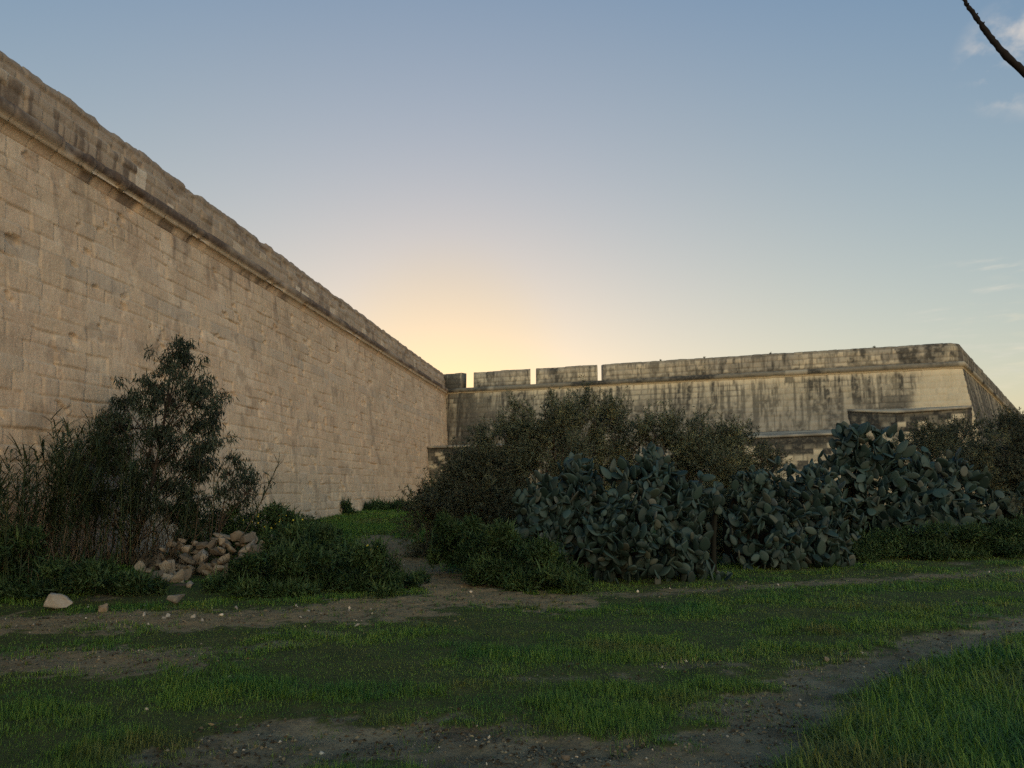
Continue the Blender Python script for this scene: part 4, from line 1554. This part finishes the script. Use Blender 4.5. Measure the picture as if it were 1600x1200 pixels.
# ------------------------------------------------------------------ grass
def grass(name, label, n, r0, r1, th, hfun, seed, extra=None, wmin=0.0042, wk=0.00085, lean_=0.48, dr=(0.05, 0.6), sparse=False):
    rs = np.random.default_rng(seed)
    r_ = r0 * (r1 / r0) ** rs.random(n)
    a = rs.uniform(th[0], th[1], n)
    x, y = r_ * np.sin(a), r_ * np.cos(a)
    ba, pa, gr = masks(x, y)
    keep = rs.random(n) > np.clip(ba * 1.10, 0, 0.965)
    if sparse:
        pt = sstep(0.36, 0.60, fbm(x * 0.9, y * 1.5, 93, 4)) * (0.45 + 0.55 * sstep(0.35, 0.6, fbm(x * 3.2, y * 4.2, 94, 3)))
        keep &= rs.random(n) < 0.5 + 0.5 * pt
    if extra is not None:
        keep &= rs.random(n) < extra(x, y)
    x, y, r_, ba, pa = x[keep], y[keep], r_[keep], ba[keep], pa[keep]
    m = len(x)
    h = hfun(x, y) * rs.uniform(0.55, 1.25, m) * (1 - 0.55 * ba)
    P = np.stack([x, y, surf(x, y, ba, pa) - 0.008], 1)
    lean = rs.normal(0, lean_, (m, 2))
    cl = fbm(x * 2.5, y * 2.5, 71, 3) - 0.5
    D = np.stack([lean[:, 0] + cl * 0.8, lean[:, 1] + 0.1, np.ones(m)], 1)
    rr = np.clip(0.45 * rs.random(m) + 0.55 * fbm(x * 1.2, y * 1.2, 72, 3) + 0.5 * np.clip(ba, 0, 1) * rs.random(m), 0, 1)
    if y.min() > 15:
        rr = 0.35 + 0.45 * rr
    me = strip_mesh(name, P, D, h, np.maximum(wmin, wk * r_) * rs.uniform(0.7, 1.4, m), rs.uniform(dr[0], dr[1], m), 3 if dr[1] > 0.7 else 2, rr)
    return tag(link(name, me, M_GRASS), label, 'grass', None, 'stuff')


def h_lawn(x, y):
    pt = sstep(0.36, 0.60, fbm(x * 0.9, y * 1.5, 93, 4))
    return 0.036 + 0.075 * pt * sstep(0.3, 0.6, fbm(x * 3.2, y * 4.2, 94, 3)) + 0.02 * pt


grass('grass', 'short patchy green grass across the open ground', 760000, 3.4, 24.0, (R(-44), R(47)), h_lawn, 5, None, 0.0045, 0.0009, sparse=True)
grass('grass', 'tall lush grass in the corner beyond the dirt track', 150000, 3.0, 9.0, (R(14), R(52)), lambda x, y: 0.27 + 0 * x, 6, lush, 0.008, 0.0013, 0.62, (0.2, 1.0))
grass('grass', 'distant green lawn below the curtain wall', 110000, 20.0, 48.0, (R(-20), R(-4)), lambda x, y: 0.20 + 0 * x, 7, None, 0.02, 0.0011)


# ------------------------------------------------------------------ stones
def rock_mesh(seed, flat=1.0, sharp=0.7):
    rs = np.random.default_rng(seed)
    n = 9
    a = np.linspace(-1, 1, n)
    v, f, cnt = [], [], 0
    for ax in range(3):
        for sg in (-1, 1):
            u_, w_ = np.meshgrid(a, a, indexing='ij')
            p = np.zeros((n, n, 3))
            p[..., ax] = sg
            p[..., (ax + 1) % 3] = u_ * sg
            p[..., (ax + 2) % 3] = w_
            i = np.arange(n * n).reshape(n, n) + cnt
            v.append(p.reshape(-1, 3))
            f.append(np.stack([i[:-1, :-1], i[1:, :-1], i[1:, 1:], i[:-1, 1:]], -1).reshape(-1, 4))
            cnt += n * n
    v, f = np.concatenate(v), np.concatenate(f)
    sph = v / np.linalg.norm(v, axis=1, keepdims=True)
    v = v * sharp + sph * (1 - sharp) * 1.15
    for k in range(13):                             # broken facets
        nrm = unit(rs.normal(size=3))
        lim = rs.uniform(0.62, 0.95)
        dd = v @ nrm - lim
        v = v - np.clip(dd, 0, None)[:, None] * nrm
    nz = fbm(v[:, 0] * 1.7 + 10, v[:, 1] * 1.7 + v[:, 2] * 2.3, seed, 4) - 0.5
    v = v + sph * nz[:, None] * 0.22
    v[:, 2] *= flat
    v *= 0.5
    key = np.round(v * 1e4).astype(np.int64)
    _, first, inv = np.unique(key, axis=0, return_index=True, return_inverse=True)
    me = mk_mesh('stone', v[first], [inv.reshape(-1)[f]], None, False)
    me.materials.append(M_ROCK)
    return me


ROCKS = [rock_mesh(300 + k, f, s) for k, (f, s) in enumerate(((0.75, 0.8), (0.6, 0.7), (0.9, 0.75), (0.5, 0.85), (0.7, 0.6), (0.25, 0.9)))]


def stone(name, loc, size, rot, label, cat, group=None, me=None):
    o = bpy.data.objects.new(name, me or ROCKS[int(rng.integers(5))])
    COL.objects.link(o)
    o.location = loc
    o.scale = size
    o.rotation_euler = rot
    return tag(o, label, cat, group)


G_R = 'stones of the tumbled rubble heap'
LAB_R = 'pale yellow limestone rubble stone piled in the tumbled heap'
LAB_D = 'dusky weathered stone in the shaded left part of the heap'
# rows of the tumbled dry-stone wall, stacked
for row, (pa, pb, py, yy, zr) in enumerate(((205, 452, 905, 12.95, 0.0), (212, 452, 896, 13.05, 0.12), (225, 452, 885, 13.2, 0.25), (238, 450, 872, 13.35, 0.38), (246, 440, 860, 13.5, 0.50), (310, 420, 850, 13.65, 0.58))):
    px = pa + rng.uniform(0, 10)
    while px < pb:
        wd = rng.uniform(0.11, 0.29) if row else rng.uniform(0.09, 0.22)
        x = at_y(px + wd * 42, py, yy)[0]
        y = yy + rng.normal(0, 0.12)
        z = H(x, y) * (0.25 if row else 1.0) + zr + rng.normal(0, 0.05) + 0.04
        if rng.random() > (0.2, 0.08, 0.06, 0.08, 0.2, 0.4)[row]:
            stone('rubble_stone', (x, y, z), (wd, wd * rng.uniform(0.8, 1.1), wd * rng.uniform(0.75, 1.05)), (rng.normal(0, 0.5), rng.normal(0, 0.5), rng.uniform(0, 6.28)), LAB_R, 'stone', G_R)
        px += wd * 84 * 0.80
for k in range(52):                                 # spill in front and the shaded left part
    if k < 20:
        px, py = rng.uniform(215, 300), rng.uniform(890, 922)
        lab = 'broken stone spilled at the front foot of the rubble heap'
    else:
        px, py = rng.uniform(85, 228), rng.uniform(862, 905)
        lab = LAB_D
    g = gp(px, py)
    wd = rng.uniform(0.12, 0.32)
    stone('rubble_stone', (g[0], g[1], H(*g) + wd * 0.25), (wd, wd * 0.9, wd * 0.8), tuple(rng.uniform(0, 6.28, 3)), lab, 'stone', 'spilled stones at the rubble heap' if k < 20 else 'shaded stones left of the rubble heap')
dead_brush('dead twigs and straw lying over the rubble heap', (225, 430), 13.05, 0.35, 46, 0.55)
p = at_y(405, 862, 13.3)
stone('rubble_stone', (p[0], 13.35, p[2]), (0.46, 0.36, 0.42), (0.1, 0.2, 0.4), 'biggest pale block at the right end on top of the heap', 'stone')
p = at_y(385, 858, 13.4)
stone('rubble_stone', (p[0], 13.45, p[2]), (0.40, 0.3, 0.3), (0.3, -0.5, 0.2), 'tilted pale block leaning beside the biggest one on the heap', 'stone', me=ROCKS[3])
p = at_y(365, 840, 13.9)
stone('flat_slab', (p[0], 13.95, p[2] - 0.02), (0.75, 0.55, 0.30), (0.05, 0.22, 0.3), 'grey flat slab lying on top of the rubble heap', 'stone slab', me=ROCKS[5])
p = at_y(272, 912, 12.4)
stone('rubble_stone', (p[0], 12.35, p[2] - 0.0), (0.34, 0.3, 0.36), (0.6, 0.5, 0.2), 'pointed pinkish stone at the front of the heap above the log', 'stone', me=ROCKS[2])
g = gp(83, 955)
stone('boulder', (g[0], g[1] + 0.1, H(*g) + 0.10), (0.33, 0.24, 0.30), (0.1, 0.12, 0.5), 'whitish boulder alone at the grass edge on the left', 'boulder', me=ROCKS[0]).color = (1.5, 1.7, 2.0, 1)
g = gp(270, 948)
stone('squared_stone', (g[0], g[1] + 0.05, H(*g) + 0.09), (0.22, 0.18, 0.24), (0.02, 0.03, 0.2), 'pale squared stone half sunk in weeds under the log', 'stone', me=ROCKS[3]).color = (1.2, 1.35, 1.5, 1)
g = gp(160, 957)
stone('small_stone', (g[0], g[1], H(*g) + 0.05), (0.13, 0.12, 0.16), (0.3, 0.1, 0.2), 'small pale stone standing between the boulder and the squared stone', 'stone', me=ROCKS[2])
G_P = 'small pale stones scattered on the bare earth'
for k in range(70):
    if k < 34:
        px, py = rng.uniform(0, 600), 946 + abs(rng.normal(10, 16))
    elif k < 50:
        px, py = rng.uniform(560, 1600), rng.normal(928, 6)
        py -= max(0, px - 1000) * 0.055
    else:
        px, py = rng.uniform(0, 1300), rng.uniform(980, 1195)
    g = gp(px, py)
    wd = (0.015 + 0.06 * rng.random() ** 2.2) if k < 34 else rng.uniform(0.016, 0.045) if k < 50 else rng.uniform(0.010, 0.022)
    stone('small_stone', (g[0], g[1], H(*g) + wd * 0.2), (wd * 1.3, wd, wd * 0.8), tuple(rng.uniform(0, 6.28, 3)), 'small pale stone lying on the open ground', 'stone', G_P).color = (1.9, 2.1, 2.4, 1)
g = gp(885, 1190)
stone('small_stone', (g[0], g[1], H(*g) + 0.02), (0.055, 0.04, 0.04), (0.3, 0.2, 0.5), 'lone white pebble on bare earth at the bottom edge', 'stone')
g = gp(1291, 1034)
stone('small_stone', (g[0], g[1], H(*g) + 0.02), (0.05, 0.035, 0.06), (0.3, 0.7, 0.5), 'white stone chip standing on the edge of the dirt track', 'stone')

# gravel and clods: too many to count
mbg = MB()
sv = np.array([[1, 0, 0], [-1, 0, 0], [0, 1, 0], [0, -1, 0], [0, 0, 0.7], [0, 0, -0.7]]) * 0.5
sf = np.array([[0, 2, 4], [2, 1, 4], [1, 3, 4], [3, 0, 4], [2, 0, 5], [1, 2, 5], [3, 1, 5], [0, 3, 5]])
nG = 26000
r_ = 3.6 * (22 / 3.6) ** rng.random(nG)
a_ = rng.uniform(R(-42), R(44), nG)
x_, y_ = r_ * np.sin(a_), r_ * np.cos(a_)
ba, pa, gr = masks(x_, y_)
kp = rng.random(nG) < np.clip(ba, 0, 1) ** 2
x_, y_, r_ = x_[kp], y_[kp], r_[kp]
nG = len(x_)
sz = np.abs(rng.normal(0, 1, nG)) * 0.012 + 0.006 + r_ * 0.0006
th_ = rng.uniform(0, 6.28, nG)
V = sv[None] * rng.uniform(0.6, 1.3, (nG, 6, 1)) * sz[:, None, None]
Vx = V[..., 0] * np.cos(th_)[:, None] - V[..., 1] * np.sin(th_)[:, None]
Vy = V[..., 0] * np.sin(th_)[:, None] + V[..., 1] * np.cos(th_)[:, None]
V = np.stack([Vx + x_[:, None], Vy + y_[:, None], V[..., 2] + surf(x_, y_, ba[kp], pa[kp])[:, None] + sz[:, None] * 0.1], -1)
mg, tg_, ng, lg, bg_ = new_mat('gravel_chips')
lg.new(ramp(ng, lg, attr(ng, 'rnd'), [(0, (0.06, 0.048, 0.032)), (0.6, (0.14, 0.112, 0.070)), (0.97, (0.22, 0.18, 0.115)), (1, (0.42, 0.37, 0.30))]), bg_.inputs['Base Color'])
bg_.inputs['Roughness'].default_value = 0.95
me = mk_mesh('gravel', V.reshape(-1, 3), [(sf[None] + (np.arange(nG) * 6)[:, None, None]).reshape(-1, 3)], {'rnd': np.repeat(rng.random(nG), 6)})
tag(link('gravel', me, mg), 'loose gravel and clods on the bare earth', 'gravel', None, 'stuff')

# dead leaves and straw lying on the bare earth, and low tufts coming up through it
nG = 26000
r_ = 3.6 * (20 / 3.6) ** rng.random(nG)
a_ = rng.uniform(R(-42), R(44), nG)
x_, y_ = r_ * np.sin(a_), r_ * np.cos(a_)
ba, pa, gr = masks(x_, y_)
kp = (rng.random(nG) < np.clip(ba * 1.2, 0, 1)) & (fbm(x_ * 2.2, y_ * 2.2, 88, 4) > 0.44)
x_, y_, r_, pa, ba = x_[kp], y_[kp], r_[kp], pa[kp], ba[kp]
nG = len(x_)
P = np.stack([x_, y_, surf(x_, y_, ba, pa) + 0.006], 1)
a_ = rng.uniform(0, 6.28, nG)
D = np.stack([np.cos(a_), np.sin(a_), rng.normal(0, 0.22, nG)], 1)
M_LIT = foliage_mat('dead_leaf', [(0, (0.030, 0.022, 0.015)), (0.5, (0.075, 0.056, 0.036)), (0.9, (0.15, 0.12, 0.075)), (1, (0.30, 0.25, 0.16))], 0.9, 0, 0.1)
sl_ = rng.random(nG) < 0.5
tag(link('leaf_litter', leaf_mesh('leaf_litter', P, D, np.where(sl_, rng.uniform(0.03, 0.09, nG), rng.uniform(0.015, 0.04, nG)) * (1 + 0.03 * r_), np.where(sl_, 0.004, 0.016) * (1 + 0.06 * r_)), M_LIT),
    'dead leaves and straw lying on the bare earth', 'leaf litter', None, 'stuff')
nT = 1500
r_ = 3.8 * (20 / 3.8) ** rng.random(nT)
a_ = rng.uniform(R(-42), R(44), nT)
x_, y_ = r_ * np.sin(a_), r_ * np.cos(a_)
ba, pa, gr = masks(x_, y_)
kp = (ba > 0.4) & (rng.random(nT) > 0.55 * pa)
x_, y_, r_, ba, pa = x_[kp], y_[kp], r_[kp], ba[kp], pa[kp]
k_ = 16
hx = rng.uniform(0.03, 0.11, len(x_))
P = np.stack([np.repeat(x_, k_), np.repeat(y_, k_), np.repeat(surf(x_, y_, ba, pa) - 0.01, k_)], 1) + rng.normal(0, 1, (len(x_) * k_, 3)) * np.array([0.03, 0.03, 0])
D = rng.normal(0, 0.5, (len(P), 3)) + np.array([0, 0, 1.1])
D[:, 2] = np.abs(D[:, 2])
tag(link('grass_tufts', strip_mesh('grass_tufts', P, D, np.repeat(hx, k_) * rng.uniform(0.6, 1.3, len(P)), np.repeat(np.maximum(0.005, 0.0009 * r_), k_), rng.uniform(0.1, 0.5, len(P)), 2), M_GRASS),
    'little grass tufts coming up through the bare earth', 'grass', None, 'stuff')

# ---- tiny tufts rooted on the far parapet
for (px, py) in ((1032, 561), (1101, 552), (1206, 548), (1370, 538)):
    u_ = bast_u(px)
    c_ = bz(u_, -0.2)
    o3 = np.array([c_[0], c_[1], 9.70])
    n_ = 40
    D = rng.normal(0, 0.8, (n_, 3)) + np.array([0, 0, 0.7])
    tf = link('weed_tuft', leaf_mesh('weed_tuft', rng.normal(0, 0.03, (n_, 3)), D, rng.uniform(0.05, 0.11, n_), 0.03), M_WATTLE2)
    tf.location = o3
    tag(tf, 'tiny dark weed tuft rooted on top of the bastion parapet', 'weed', 'weed tufts on the parapet')

# ---- broken log at the foot of the heap
p0, p1 = at_y(238, 925, 12.0), at_y(302, 915, 12.1)
mb = MB()
tube(mb, curve_pts(p0, p1, (0, 0, 0.02), 9), 0.045 + 0.012 * rng.normal(0, 1, 9), 8)
lg_ = mb.build('log', M_BARK, origin=p0)
lg_.location = p0
tag(lg_, 'rotten brown log lying at the front of the rubble heap', 'log')

# ------------------------------------------------------------------ bare tree whose branch reaches into the top right corner
YT = 3.6
t0 = np.array([4.3, 3.9, 0.0])
t0[2] = H(t0[0], t0[1])
bare_tree = empty('bare_tree', t0)
tag(bare_tree, 'bare dark branch of a leafless tree reaching in at the top right corner', 'tree')
mb = MB()
tube(mb, curve_pts(np.array([0, 0, -0.1]), np.array([0.25, 0.15, 4.6]), (-0.1, 0, 0), 12), np.linspace(0.13, 0.05, 12), 10)
mb.build('trunk', M_BRANCH, bare_tree)
pxs = [(1760, 235), (1680, 180), (1600, 113), (1577, 92), (1556, 68), (1540, 48), (1527, 30), (1514, 12), (1503, -6), (1492, -40), (1470, -90), (1455, -150)]
pts = [at_y(px, py, YT + 0.01 * k) - t0 for k, (px, py) in enumerate(pxs)]
pts = [np.array([0.06, 0.0, 2.35])] + pts
pts = np.array(pts)
tt = np.linspace(0, len(pts) - 1, 70)
bp_ = np.stack([np.interp(tt, np.arange(len(pts)), pts[:, k]) for k in range(3)], 1)
bp_ += 0.0015 * rng.normal(0, 1, bp_.shape)
rad = np.interp(tt, [0, 3, 9, 12], [0.030, 0.019, 0.0085, 0.005]) * (1 + 0.09 * rng.normal(0, 1, 70).clip(-1.5, 2))
mb = MB()
tube(mb, bp_, rad, 8)
for k in (24, 31, 37, 42, 47, 52):                 # bud stubs
    d = unit(rng.normal(0, 1, 3))
    tube(mb, np.stack([bp_[k], bp_[k] + d * 0.022]), [0.008, 0.003], 5)
mb.build('branch', M_BRANCH, bare_tree)
